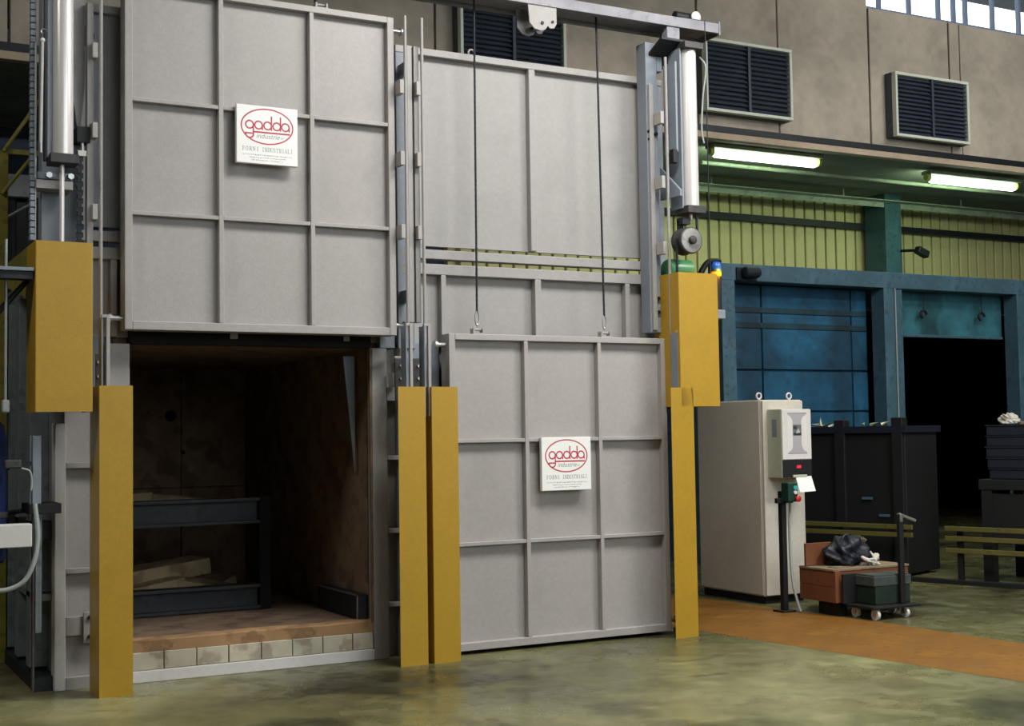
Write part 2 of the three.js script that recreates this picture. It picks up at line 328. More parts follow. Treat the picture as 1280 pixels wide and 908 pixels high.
// ------------------------------------------------------------------ the two furnaces
function tower(t, x0, right) {     // sheet-steel tower above a furnace mouth, x0 = its outer edge
  const a = x0 + 0.03, b = x0 + 2.58;
  part('hood_panel', bb(a, x0 + 1.265, 3.30, 4.90, -0.10, -0.06), M.frameGrey, t); part('hood_panel', bb(x0 + 1.265, b, 3.30, 4.90, -0.10, -0.06), M.frameGrey, t);
  part('top_rail', bb(a - 0.03, b + 0.03, 4.865, 4.925, -0.12, 0.0, 0.006), M.frameGrey, t);
  part('mullion', bb(x0 + 1.235, x0 + 1.297, 3.30, 4.865, -0.06, 0.0, 0.006), M.frameGrey, t);
  part('crossbar', bb(a, b, 3.188, 3.264, -0.10, 0.0, 0.005), M.frameGrey, t);
  part('crossbar', bb(a, b, 3.06, 3.147, -0.10, 0.0, 0.005), M.frameGrey, t);
  part('upright', bb(x0, x0 + 0.15, 2.45, 4.865, -0.16, 0.0, 0.006), M.mastGrey, t);
  part('upright', bb(b - 0.10, b + 0.03, 2.45, 4.865, -0.16, 0.0, 0.006), M.mastGrey, t);
  for (const [p, q] of [[0.15, 0.385], [0.43, 1.265], [1.325, 2.175], [2.225, 2.48]]) part('lintel_panel', bb(x0 + p, x0 + q, 2.5, 3.06, -0.10, -0.07), M.frameGrey, t);
  for (const [p, q] of [[0.385, 0.43], [1.265, 1.325], [2.175, 2.225]]) part('lintel_rib', bb(x0 + p, x0 + q, 2.5, 3.06, -0.10, 0.0, 0.005), M.frameGrey, t);
  for (const y of [3.164, 3.28]) { part('spacer', bb(x0 + 0.2, x0 + 0.235, y - 0.025, y + 0.03, -0.1, -0.03), M.mastGrey, t); part('spacer', bb(b - 0.06, b - 0.03, y - 0.025, y + 0.03, -0.1, -0.03), M.mastGrey, t); }
  part('lifting_eye', new THREE.TorusGeometry(0.028, 0.009, 8, 20).translate(x0 + 0.72, 4.955, -0.06), M.frameGrey, t);
}
const furnaceA = thing('industrial_furnace', 'grey steel furnace with its mouth open on a dark brown chamber', 'furnace', [1.3, 0, -1.7]);
{
  const t = furnaceA;
  tower(t, -0.02, false);
  // casing
  part('side_wall', bb(0.0, 0.40, 0.0, 3.0, -3.5, -0.12), M.sideGrey, t);
  part('side_wall', bb(2.50, 2.58, 0.0, 3.0, -3.5, -0.12), M.sideGrey, t);
  part('casing_roof', bb(0.0, 2.58, 3.0, 3.05, -3.5, -0.12), M.sideGrey, t);
  part('casing_back', bb(0.0, 2.58, 0.0, 3.0, -3.56, -3.5), M.sideGrey, t);
  // chamber
  part('chamber_wall', bb(0.40, 0.50, 0.31, 2.45, -3.4, -0.10), M.lining, t);
  part('chamber_wall', bb(2.39, 2.50, 0.31, 2.45, -3.4, -0.10), M.lining, t);
  part('chamber_ceiling', bb(0.40, 2.50, 2.45, 2.60, -3.4, -0.10), M.lining, t);
  part('hearth', bb(0.50, 2.39, 0.0, 0.30, -3.4, -0.16), M.lining, t);
  part('back_lining', bb(0.40, 2.50, 0.0, 2.6, -3.48, -3.4), M.lining, t);
  for (const [i, x0, x1, y0, y1] of [[0, 0.5, 1.735, 0.31, 1.27], [1, 1.74, 2.39, 0.31, 1.27], [2, 0.5, 1.735, 1.274, 2.45], [3, 1.74, 2.39, 1.274, 2.45]]) // insulation boards at the back, slightly uneven
    part('lining_board', bb(x0, x1, y0, y1, -3.40, -3.36 + 0.012 * hash(i, 2, 3), 0.01), M.lining, t);
  part('flue_hole', cy(0.055, 0.02, 1.63, 1.98, -3.335, 'z', 18), M.soot, t);
  part('sensor_hole', cy(0.02, 0.02, 1.75, 1.62, -3.335, 'z', 12), M.soot, t);
  // rubble of pale slabs behind the beams
  const slabs = [[1.0, 0.40, -1.9, 0.7, 0.16, 0.35, 0.12], [1.55, 0.40, -1.9, 0.5, 0.14, 0.4, -0.2], [1.2, 0.54, -2.2, 0.9, 0.14, 0.4, 0.1], [0.75, 0.44, -2.5, 0.5, 0.2, 0.4, -0.1], [1.65, 0.36, -2.3, 0.5, 0.1, 0.4, 0.25], [1.0, 1.12, -3.2, 0.8, 0.16, 0.25, 0.05], [1.7, 1.10, -3.2, 0.6, 0.14, 0.25, -0.12]];
  for (const [x, y, z, w, h, d, a] of slabs) part('refractory_slab', new RoundedBoxGeometry(w, h, d, 1, 0.01).rotateZ(a).rotateY(a * 2).translate(x, y + 0.03, z), M.slab, t);
  // two support beams, an end post
  for (const [y0, y1] of [[1.03, 1.245], [0.31, 0.515]]) {
    part('support_beam', [bb(0.50, 1.86, y0, y1, -1.33, -1.31), bb(0.50, 1.86, y1 - 0.025, y1, -1.40, -1.24), bb(0.50, 1.86, y0, y0 + 0.025, -1.40, -1.24)], M.beamDark, t, 'dark rolled steel beam');
  }
  part('beam_post', bb(1.86, 1.96, 0.30, 1.25, -1.40, -1.24, 0.008), M.soot, t);
  part('baffle_plate', prism([[2.262, 2.40], [2.358, 2.40], [2.358, 1.46]], -0.31, -0.295), M.mastGrey, t, 'tapering grey plate hanging in the chamber');
  part('low_guard', bb(2.30, 2.385, 0.30, 0.50, -1.05, -0.12, 0.006), M.darkSteel, t);
  part('low_guard_rim', [bb(2.292, 2.30, 0.488, 0.502, -1.05, -0.12), bb(2.292, 2.30, 0.30, 0.502, -0.132, -0.12)], M.steelBright, t);
  // mouth frame
  part('jamb', bb(2.39, 2.515, 0.0, 2.45, -0.12, 0.0, 0.006), M.frameGrey, t);
  part('jamb', bb(0.33, 0.50, 0.0, 2.45, -0.12, 0.0, 0.006), M.frameGrey, t);
  part('jamb_lining', bb(2.372, 2.392, 0.30, 2.45, -0.03, -0.004), M.lining, t, 'rust brown inner edge of the mouth');
  part('lintel', bb(0.50, 2.39, 2.45, 2.55, -0.12, -0.01, 0.006), M.soot, t);
  part('sill', bb(0.42, 2.39, 0.0, 0.085, -0.14, 0.004, 0.005), M.boxWhite, t, 'dusty pale sill plate');
  const sb = [0.43, 0.50, 0.745, 0.985, 1.225, 1.475, 1.72, 1.965, 2.21, 2.385];
  for (let i = 0; i + 1 < sb.length; i++) part('sill_brick', bb(sb[i] + 0.0025, sb[i + 1] - 0.0025, 0.087, 0.215, -0.15, -0.008 + 0.006 * hash(i, 2, 9), 0.006), M.brick, t);
  {
    const n = 40, up = [], q = 1.89 / n;
    for (let i = 0; i <= n; i++) up.push([0.47 + (i * 1.918) / n, 0.297 + 0.012 * (fbm(i / n, 0.3, 9, 3, 201) - 0.5)]);
    part('hearth_lip', prism([[0.47, 0.217], [2.388, 0.217], ...up.reverse()], -0.17, -0.014, 0.008), M.hearth, t, 'orange-brown crumbling lip');
  }
  // front frame beside the mouth
  part('corner_post', bb(-0.02, 0.055, 0.0, 1.875, -0.14, 0.0, 0.006), M.boxWhite, t, 'pale corner angle');
  part('front_panel', bb(0.055, 0.33, 0.085, 1.95, -0.10, -0.06), M.frameGrey, t);
  part('front_panel', bb(0.055, 0.33, 1.95, 2.5, -0.10, -0.06), M.mastGrey, t);
  for (const [y0, y1] of [[1.555, 1.595], [0.812, 0.848], [0.377, 0.508], [0.0, 0.087]]) part('front_rib', bb(0.055, 0.33, y0, y1, -0.06, 0.0, 0.004), M.frameGrey, t);
  part('hinge_plate', bb(0.172, 0.30, 0.32, 0.54, 0.0, 0.02, 0.004), M.frameGrey, t);
  for (const y of [0.365, 0.50]) part('bolt', cy(0.016, 0.02, 0.215, y, 0.027, 'z', 6), M.black, t);
  part('front_panel', bb(2.515, 2.62, 0.0, 2.45, -0.12, -0.09), M.frameGrey, t);
  for (const y of [2.03, 1.56, 0.98, 0.4]) part('front_rib', bb(2.515, 2.62, y, y + (y > 2 ? 0.11 : 0.035), -0.09, -0.005, 0.004), M.frameGrey, t);
  // ribbed side
  for (let i = 0; i < 6; i++) { const z = -0.48 - i * 0.56; part('side_rib', bb(-0.13, 0.0, 0.12, 2.85, z - 0.06, z + 0.10, 0.006), M.sideGrey, t); }
  part('side_rib', bb(-0.13, 0.0, 1.05, 1.18, -3.4, -0.12, 0.006), M.darkSteel, t);
  part('side_rib', bb(-0.13, 0.0, 0.62, 0.67, -3.4, -0.12, 0.006), M.sideGrey, t);
  part('base_rail', bb(-0.15, 0.0, 0.0, 0.10, -3.5, -0.06, 0.005), M.darkSteel, t);
}
const furnaceB = thing('industrial_furnace', 'grey steel furnace standing shut behind its lowered door', 'furnace', [3.9, 0, -1.7]);
{
  const t = furnaceB;
  tower(t, 2.62, true);
  part('casing', bb(2.64, 5.18, 0.0, 3.0, -3.5, -0.14), M.sideGrey, t);
  part('casing_roof', bb(2.62, 5.20, 3.0, 3.05, -3.5, -0.14), M.sideGrey, t);
  part('jamb', bb(2.62, 2.99, 0.0, 2.5, -0.12, -0.02, 0.006), M.mastGrey, t); part('jamb', bb(5.06, 5.22, 0.0, 2.5, -0.12, -0.02, 0.006), M.darkSteel, t);  // second jamb darkened: shade of the gap beside the door put into its colour
}

// ------------------------------------------------------------------ the two lifting doors
const doorA = thing('furnace_door', 'square grey furnace door raised above the open mouth', 'door', [1.471, 2.537, 0.12], 'ribbed lifting doors of the furnaces');
{
  const t = doorA, x0 = 0.42, x1 = 2.522, y0 = 2.537, y1 = 5.073, zf = 0.20, zp = 0.142, zb = 0.05;
  const fx = 0.056, ft = 0.05, fb = 0.062;
  part('frame_bar', bb(x0, x0 + fx, y0, y1, zb, zf, 0.005), M.doorGrey, t); part('frame_bar', bb(x1 - fx, x1, y0, y1, zb, zf, 0.005), M.doorGrey, t);
  part('frame_bar', bb(x0 + fx, x1 - fx, y1 - ft, y1, zb, zf, 0.005), M.doorGrey, t); part('frame_bar', bb(x0 + fx, x1 - fx, y0, y0 + fb, zb, zf, 0.005), M.doorGrey, t);
  const vx = [x0 + fx, 1.106, 1.142, 1.818, 1.853, x1 - fx], hy = [y0 + fb, 3.365, 3.395, 4.192, 4.222, y1 - ft];
  part('vertical_rib', bb(vx[1], vx[2], hy[0], hy[5], zp, zf, 0.004), M.doorGrey, t); part('vertical_rib', bb(vx[3], vx[4], hy[0], hy[5], zp, zf, 0.004), M.doorGrey, t);
  for (const i of [0, 2, 4]) for (const j of [1, 3]) part('horizontal_rib', bb(vx[i], vx[i + 1], hy[j], hy[j + 1], zp, zf - 0.004, 0.004), M.doorGrey, t);
  for (const i of [0, 2, 4]) for (const j of [0, 2, 4]) part('panel', bb(vx[i], vx[i + 1], hy[j], hy[j + 1], zb + 0.01, zp + 0.002 * hash(i, j, 17)), M.doorGrey, t);
  part('insulation_backing', bb(x0 + 0.03, x1 - 0.03, y0 + 0.02, y1 - 0.02, -0.0, zb + 0.005), M.lining, t);
  for (const x of [x0 + 0.29, x0 + 1.515]) {
    part('lifting_lug', [bb(x - 0.055, x + 0.055, y1, y1 + 0.012, 0.09, 0.17), bb(x - 0.05, x - 0.036, y1, y1 + 0.05, 0.10, 0.16), bb(x + 0.036, x + 0.05, y1, y1 + 0.05, 0.10, 0.16), cy(0.01, 0.11, x, y1 + 0.04, 0.13, 'x', 10)], M.frameGrey, t);
  }
  for (const [s, x] of [[-1, x0], [1, x1]]) for (const y of [y0 + 0.085, y1 - 0.09]) {
    const p = part('guide_pin', [cy(0.019, 0.09, x + s * 0.045, y, 0.14, 'x', 14)], M.steelBright, t);
    part('roller', cy(0.034, 0.024, x + s * 0.092, y, 0.14, 'x', 18), M.steelBright, p);
  }
}
const doorB = copy(doorA, [2.553, -2.507, 0], 'square grey furnace door lowered to the floor, held by two dark lifting lines');

// ------------------------------------------------------------------ signs on the doors
function signTexture() {
  const c = document.createElement('canvas'); c.width = 512; c.height = 480; const g = c.getContext('2d');
  g.fillStyle = '#f1efe9'; g.fillRect(0, 0, 512, 480);
  g.strokeStyle = '#b3243c'; g.lineWidth = 11; g.beginPath(); g.ellipse(255, 168, 218, 146, 0, 0, Math.PI * 2); g.stroke();
  g.lineWidth = 12; g.lineCap = 'butt';
  const R = 32, Y = 160, xs = [106, 182, 259, 336, 410];
  for (const x of xs) { g.beginPath(); g.arc(x, Y, R, 0, Math.PI * 2); g.stroke(); }
  const stem = (x, a, b) => { g.beginPath(); g.moveTo(x, a); g.lineTo(x, b); g.stroke(); };
  stem(xs[1] + R, Y - 8, Y + R + 6); stem(xs[4] + R, Y - 8, Y + R + 6); stem(xs[2] + R, Y - 82, Y + R + 6); stem(xs[3] + R, Y - 82, Y + R + 6);
  stem(xs[0] + R, Y - 8, Y + 78);
  g.beginPath(); g.arc(xs[0] + 1, Y + 78, R, 0, Math.PI); g.stroke();
  g.beginPath(); g.moveTo(xs[0] - R - 6, Y + 72); g.lineTo(xs[0] + R, Y + 72); g.stroke();
  g.lineWidth = 13; g.beginPath(); g.moveTo(xs[0] + R - 6, Y + 58); g.lineTo(449, Y + 58); g.stroke();
  g.fillStyle = '#6f7478'; g.font = 'italic 50px sans-serif'; g.textAlign = 'left'; g.fillText('industrie', 160, 268);
  g.font = 'italic 26px sans-serif'; g.fillText('srl', 366, 264);
  g.fillStyle = '#6a6a6c'; g.font = '50px serif'; g.textAlign = 'center';
  const word = (s, x0, x1, y) => { const n = s.length; for (let i = 0; i < n; i++) { g.save(); g.translate(x0 + (x1 - x0) * (i + 0.5) / n, y); g.scale(0.72, 1); g.fillText(s[i], 0, 0); g.restore(); } };
  word('FORNI', 40, 188, 378); word('INDUSTRIALI', 208, 474, 378);
  // three lines of print too small to read: broken grey strokes
  g.fillStyle = '#a09d9c';
  let q = 3; const r = () => (q = (q * 16807) % 2147483647) / 2147483647;
  for (const [y, a, b] of [[404, 44, 468], [426, 104, 408], [447, 122, 392]]) for (let x = a; x < b;) { const w = 3 + r() * 9; g.fillRect(x, y + r() * 4, w, 5 + r() * 5); x += w + 2 + r() * 7; }
  const t = new THREE.CanvasTexture(c); t.colorSpace = THREE.SRGBColorSpace; t.anisotropy = 4; return t;
}
mat('signPrint', 0xffffff, 0.4, 0, signTexture());
const signA = thing('company_sign', 'white sign with a red oval emblem on the raised door', 'sign', [1.466, 3.80, 0.22], 'white signs with a red oval emblem');
part('plate', bb(1.228, 1.704, 3.800, 4.241, 0.2, 0.234, 0.003), M.white, signA);
part('printed_face', new THREE.PlaneGeometry(0.47, 0.435).translate(1.466, 4.0205, 0.2355), M.signPrint, signA, 'red emblem with grey lettering', true);
copy(signA, [2.560, -2.522, 0], 'white sign with a red oval emblem on the lowered door');

// ------------------------------------------------------------------ yellow guards
function sheetU(x0, x1, y0, y1, zb, zf) {   // folded sheet: two sides and a front
  const r = 0.008, w = 0.004;
  const s = new THREE.Shape(); s.moveTo(x0, zb); s.lineTo(x0, zf - r); s.quadraticCurveTo(x0, zf, x0 + r, zf); s.lineTo(x1 - r, zf); s.quadraticCurveTo(x1, zf, x1, zf - r); s.lineTo(x1, zb); s.lineTo(x1 - w, zb); s.lineTo(x1 - w, zf - w); s.lineTo(x0 + w, zf - w); s.lineTo(x0 + w, zb); s.closePath();
  return new THREE.ExtrudeGeometry(s, { depth: y1 - y0, bevelEnabled: false, curveSegments: 4 }).rotateX(-Math.PI / 2).scale(1, 1, -1).translate(0, y0, 0);
}
function fixWinding(g) { const h = g.index ? g.toNonIndexed() : g, p = h.attributes.position; for (let i = 0; i < p.count; i += 3) { const a = [p.getX(i), p.getY(i), p.getZ(i)]; p.setXYZ(i, p.getX(i + 1), p.getY(i + 1), p.getZ(i + 1)); p.setXYZ(i + 1, ...a); } h.computeVertexNormals(); return h; }
function sheetL(x0, x1, y0, y1, zb, zf, side) {   // folded sheet: a front and one side
  const w = 0.004, sx = side < 0 ? x0 : x1, ox = side < 0 ? x1 : x0;
  const pts = side < 0 ? [[x0, zb], [x0, zf], [x1, zf], [x1, zf - w], [x0 + w, zf - w], [x0 + w, zb]] : [[x0, zf], [x1, zf], [x1, zb], [x1 - w, zb], [x1 - w, zf - w], [x0, zf - w]];
  const s = new THREE.Shape(pts.map((p) => new THREE.Vector2(...p)));
  return new THREE.ExtrudeGeometry(s, { depth: y1 - y0, bevelEnabled: false }).rotateX(-Math.PI / 2).scale(1, 1, -1).translate(0, y0, 0);
}
function postGuard(x0, x1, side, label) {
  const t = thing('guide_guard', label, 'guard', [(x0 + x1) / 2, 0, 0.3], 'yellow sheet guards around the door guides');
  part('cover', fixWinding(sheetL(x0, x1, 0.0, 2.127, 0.10, 0.43, side)), M.yellow, t);
  part('top_plate', bb(x0 + 0.004, x1 - 0.004, 2.117, 2.123, 0.38, 0.426), M.yellow, t);
  part('foot_angle', bb(side < 0 ? x0 + 0.004 : x1 - 0.03, side < 0 ? x0 + 0.03 : x1 - 0.004, 0.0, 0.04, 0.10, 0.42), M.oldYellow, t);
}
postGuard(0.200, 0.426, -1, 'tall yellow guard post at the outer edge of the open furnace');
postGuard(2.426, 2.655, 1, 'tall yellow guard post between the furnaces, next to the open mouth');
postGuard(2.708, 2.932, -1, 'tall yellow guard post between the furnaces, overlapping the lowered door');
postGuard(4.956, 5.190, 1, 'tall yellow guard post on the control cabinet side of the lowered door');
{
  const t = thing('cylinder_guard', 'short wide yellow guard box under the cylinder beside the raised door', 'guard', [-0.03, 1.95, 0.3], 'yellow boxes under the cylinders');
  part('cover', fixWinding(sheetU(-0.223, 0.155, 1.948, 3.11, 0.06, 0.43)), M.yellow, t);
  part('side_wing', prismX([[0.06, 3.11], [-0.93, 3.11], [-0.93, 2.93], [0.06, 2.75]], -0.223, -0.217), M.oldYellow, t);
  part('mounting_arm', bb(-0.20, 0.15, 2.2, 2.3, -0.06, 0.06), M.darkSteel, t);
}
{
  const t = thing('cylinder_guard', 'short wide yellow guard box with a green drum behind its top edge', 'guard', [5.27, 1.966, 0.3], 'yellow boxes under the cylinders');
  part('cover', fixWinding(sheetU(5.060, 5.478, 1.966, 3.125, 0.05, 0.43)), M.yellow, t);
  part('mounting_arm', bb(5.10, 5.45, 2.2, 2.3, -0.02, 0.06), M.darkSteel, t);
}

// ------------------------------------------------------------------ door guides
function guide(x, rodX, plateX, blockX, label, lowX, hi = 5.07, zf = 0.25, bp = [x - 0.02, x + 0.02]) {
  const t = thing('door_guide', label, 'guide rail', [x, 0, 0.2], 'vertical guides of the lifting doors');
  part('guide_rod', cy(0.013, hi - 2.6, rodX, (hi + 2.6) / 2, 0.29, 'y', 12), M.frameGrey, t);
  part('guide_plate', bb(plateX - 0.022, plateX + 0.022, 2.64, hi - 0.22, zf < 0.25 ? 0.15 : 0.18, zf, 0.005), M.frameGrey, t);
  for (const y of [3.35, 3.93, 4.50]) part('clamp_block', bb(blockX - 0.018, blockX + 0.018, y - 0.055, y + 0.055, 0.19, 0.30, 0.004), M.doorGrey, t);
  part('stop_bar', bb(lowX - 0.012, lowX + 0.012, 1.9, 2.62, 0.37, 0.40, 0.003), M.doorGrey, t);
  part('stop_cap', bb(lowX - 0.045, lowX - 0.012, 2.60, 2.62, 0.37, 0.40, 0.003), M.doorGrey, t);
  part('stop_flange', bb(lowX - 0.045, lowX - 0.037, 1.9, 2.60, 0.30, 0.40), M.mastGrey, t);
  part('bolt_plate', bb(bp[0], bp[1], 1.95, 2.36, 0.18, 0.195, 0.003), M.castSteel, t);
  for (const y of [2.20, 2.30]) part('bolt', cy(0.012, 0.02, (bp[0] + bp[1]) / 2, y, 0.205, 'z', 8), M.steelBright, t);
  return t;
}
guide(0.24, 0.235, 0.17, 0.195, 'vertical guide rod beside the raised door at the thick chrome cylinder', 0.265);
guide(2.60, 2.578, 2.632, 2.545, 'vertical guide rod touching the raised door between the furnaces', 2.555, 5.07, 0.25, [2.505, 2.60]);
guide(2.75, 2.722, 2.690, 2.688, 'vertical guide rod at the closed furnace, twin of the rod by the raised door', 2.71, 5.07, 0.25, [2.66, 2.745]);
guide(5.11, 5.07, 4.99, 5.02, 'vertical guide rod behind the chain wheel of the closed furnace', 5.10, 5.04, 0.18);
{
  const b = thing('elbow_bracket', 'pale bent bracket joining the mouth frame to the guides between the furnaces', 'bracket', [2.56, 2.3, 0.1]);
  part('elbow', prism([[2.52, 2.33], [2.60, 2.33], [2.60, 2.44], [2.57, 2.44], [2.57, 2.375], [2.52, 2.375]], 0.08, 0.16, 0.003), M.frameGrey, b);
  part('strap', bb(2.52, 2.60, 2.14, 2.25, 0.02, 0.10, 0.004), M.frameGrey, b);
}
for (const [y, x, lab] of [[4.70, 2.66, 'small bolted bracket high between the two door guides'], [2.86, 2.66, 'small bolted bracket low between the two door guides']]) {
  const b = thing('guide_bracket', lab, 'bracket', [x, y, 0.16]);
  part('plate', bb(x - 0.022, x + 0.03, y - 0.12, y + 0.12, 0.14, 0.16, 0.003), M.mastGrey, b);
  for (const d of [-0.07, 0.06]) part('bolt', cy(0.016, 0.03, x + 0.006, y + d, 0.17, 'z', 6), M.black, b);
  part('spacer', bb(x - 0.02, x + 0.02, y - 0.05, y + 0.05, -0.06, 0.14), M.mastGrey, b);
}

// ------------------------------------------------------------------ hydraulic cylinders
function cylinder(x, z, label, rodLow) {
  const t = thing('hydraulic_cylinder', label, 'hydraulic cylinder', [x, 3.66, z], 'upright hydraulic cylinders that lift the doors');
  part('barrel', lathe([[0, 3.72], [0.07, 3.72], [0.07, 5.11], [0, 5.11]], x, 0, z, 'y', 40), M.chrome, t, 'thick pale shining barrel');
  part('gland_block', bb(x - 0.095, x + 0.095, 3.655, 3.722, z - 0.09, z + 0.09, 0.006), M.castSteel, t);
  part('piston_rod', cy(0.017, 3.66 - rodLow, x - 0.005, (3.66 + rodLow) / 2, z, 'y', 16), M.chrome, t);
  part('end_cap', bb(x - 0.10, x + 0.10, 5.11, 5.17, z - 0.10, z + 0.10, 0.006), M.castSteel, t);
  part('backing_channel', bb(x - 0.105, x - 0.085, 3.7, 5.12, z - 0.16, z + 0.02, 0.004), M.mastGrey, t);
  return t;
}
const cylA = cylinder(-0.03, 0.33, 'thick chrome cylinder at the edge of the picture, beside the raised door', 3.06);
{
  const m = thing('cylinder_mast', 'tall grey steel mast with a tapering bracket behind the thick chrome cylinder', 'mast', [0.02, 3.0, 0.1]);
  part('mast_plate', bb(-0.14, 0.125, 2.5, 5.35, 0.0, 0.14, 0.006), M.mastGrey, m);
  part('tapering_bracket', prism([[0.055, 5.3], [0.145, 5.3], [0.145, 4.25], [0.115, 3.95], [0.095, 3.95], [0.055, 4.25]], 0.16, 0.18), M.frameGrey, m);
  part('chain_anchor', bb(0.075, 0.168, 3.84, 3.955, 0.14, 0.26, 0.006), M.black, m);
  part('anchor_bolt', cy(0.011, 0.10, 0.118, 3.80, 0.24, 'y', 10), M.steelBright, m);
  part('crossbar', bb(-0.20, 0.045, 3.49, 3.55, 0.14, 0.30, 0.005), M.frameGrey, m);
  for (const x of [-0.115, 0.03]) part('bolt', cy(0.022, 0.03, x, 3.585, 0.30, 'z', 6), M.steelBright, m);
  part('bolt_strip', bb(-0.19, 0.045, 3.56, 3.61, 0.26, 0.285, 0.003), M.mastGrey, m);
  part('sheave', cy(0.07, 0.05, 0.16, 4.66, 0.06, 'z', 24), M.black, m);
}
{
  const t = thing('cylinder_mast', 'grey bolted steel mast between the closed furnace and its cylinder', 'mast', [5.02, 2.6, 0.08]);
  part('mast_plate', bb(4.955, 5.075, 2.62, 5.20, 0.006, 0.15, 0.006), M.mastGrey, t);
  for (const [x, y] of [[5.035, 4.50], [5.045, 4.38], [4.975, 4.40], [4.98, 4.33], [5.035, 2.92], [5.035, 2.80]]) part('bolt', cy(0.017, 0.022, x, y, 0.16, 'z', 6), M.black, t);
  part('gusset', prismX([[0.03, 4.95], [0.15, 4.95], [0.15, 5.2], [0.03, 5.2]], 5.075, 5.13), M.mastGrey, t);
}
const cylB = cylinder(5.285, 0.33, 'chrome cylinder on the closed furnace, above the steel chain wheel', 3.60);
{
  const b = thing('cylinder_bracket', 'dark sloping cap bracket holding the top of the cylinder above the chain wheel', 'bracket', [5.2, 5.1, 0.2]);
  part('roof_plate', prismX([[0.0, 5.02], [0.02, 5.02], [0.36, 5.175], [0.36, 5.195], [0.34, 5.195], [0.0, 5.04]], 4.99, 5.40), M.darkSteel, b);
  part('side_plate', bb(5.135, 5.155, 4.2, 5.0, 0.16, 0.34), M.mastGrey, b);
  part('switch_box', bb(5.10, 5.15, 4.10, 4.22, 0.28, 0.34, 0.004), M.black, b);
  part('lower_gusset', prismX([[0.1, 4.1], [0.4, 3.85], [0.4, 3.8], [0.1, 3.8]], 5.12, 5.14), M.mastGrey, b);
}
// bundles of roller chain
function chain(x, z, y0, y1, w) {
  const geos = []; const p = 0.03; let k = 0;
  for (let y = y0; y < y1; y += p, k++) geos.push(k % 2 ? new THREE.BoxGeometry(w, p * 1.25, 0.012).translate(x, y, z) : new THREE.BoxGeometry(w * 0.6, p * 1.25, 0.02).translate(x, y, z));
  geos.push(bb(x - w * 0.2, x + w * 0.2, y0, y1, z - 0.004, z + 0.004));
  return geos;
}
{
  const c = thing('lifting_chain', 'dark roller chain hanging from the tapering bracket into the yellow box', 'chain', [0.115, 3.1, 0.25]);
  part('chain', chain(0.10, 0.24, 3.10, 3.78, 0.05), M.cable, c);
  part('end_clevis', bb(0.085, 0.145, 3.745, 3.785, 0.225, 0.255, 0.004), M.boxWhite, c);
}
{
  const w = thing('chain_wheel', 'round steel chain wheel under the cylinder of the closed furnace', 'pulley', [5.19, 3.3, 0.36]);
  part('wheel', lathe([[0, -0.07], [0.118, -0.07], [0.118, -0.045], [0.095, -0.03], [0.095, 0.03], [0.118, 0.045], [0.118, 0.062], [0.108, 0.07], [0, 0.07]], 5.195, 3.405, 0.38, 'z', 48), M.castSteel, w);
  part('face_plate', lathe([[0, 0], [0.105, 0], [0.105, 0.006], [0.04, 0.008], [0, 0.008]], 5.195, 3.405, 0.447, 'z', 48), M.wheelFace, w);
  part('hub', lathe([[0, 0], [0.036, 0], [0.036, 0.03], [0.022, 0.034], [0, 0.034]], 5.195, 3.405, 0.45, 'z', 24), M.castSteel, w);
  part('fork', [bb(5.17, 5.22, 3.40, 3.60, 0.27, 0.30), bb(5.17, 5.25, 3.56, 3.62, 0.27, 0.36)], M.darkSteel, w);
  part('drive_chain', chain(5.085, 0.38, 3.10, 3.40, 0.022), M.cable, w);
  part('drive_chain', chain(5.305, 0.38, 3.42, 3.68, 0.022), M.cable, w);
}
solo('air_tank', 'green drum peeking over the yellow box below the chain wheel', 'tank', [lathe([[0, -0.13], [0.085, -0.13], [0.1, -0.11], [0.1, 0.11], [0.085, 0.13], [0, 0.13]], 5.25, 3.175, 0.16, 'x', 32)], M.greenTank);
// hoses and rods by the cylinders
solo('hydraulic_hose', 'thin pale hose looping down beside the cylinder of the closed furnace', 'hose', tube([[5.41, 5.07, 0.33], [5.45, 5.0, 0.36], [5.43, 4.7, 0.34], [5.42, 4.4, 0.33], [5.44, 4.3, 0.33]], 0.008, 30, 6), M.hose);
solo('hanging_cable', 'thin dark cable hanging beside the cylinder of the closed furnace', 'cable', cy(0.005, 2.35, 5.50, 4.25, 0.30, 'y', 6), M.cable);
{
  const g = thing('gas_strut', 'slim pale rod with a hook at its top, left of the thick chrome cylinder', 'rod', [-0.17, 3.7, 0.33]);
  part('rod', bar([-0.165, 4.50, 0.33], [-0.175, 3.80, 0.33], 0.010), M.boxWhite, g);
  part('hook', new THREE.TorusGeometry(0.02, 0.005, 6, 16, 4.4).translate(-0.155, 4.575, 0.33), M.steelBright, g);
  part('ball_end', new THREE.SphereGeometry(0.017, 12, 8).translate(-0.165, 4.515, 0.33), M.white, g);
  part('lower_end', cy(0.012, 0.07, -0.176, 3.765, 0.33, 'y', 10), M.steelBright, g);
}
g_label('thin_pipe', 'thin pale pipe standing just left of the hooked rod', 'pipe', cy(0.008, 0.95, -0.205, 4.03, 0.30, 'y', 8), M.hose);
function g_label(n, l, c, g, m) { return solo(n, l, c, g, m); }
{
  const d = thing('drag_chain', 'tall grey cable carrier running up left of the thick chrome cylinder', 'cable carrier', [-0.24, 3.1, 0.2]);
  for (let k = 0; k < 50; k++) part('link', bb(-0.236, -0.204, 3.13 + k * 0.046, 3.13 + k * 0.046 + 0.04, 0.22, 0.28, 0.004), M.mastGrey, d);
  part('edge_strip', bb(-0.203, -0.196, 3.13, 5.4, 0.22, 0.28), M.frameGrey, d);
}

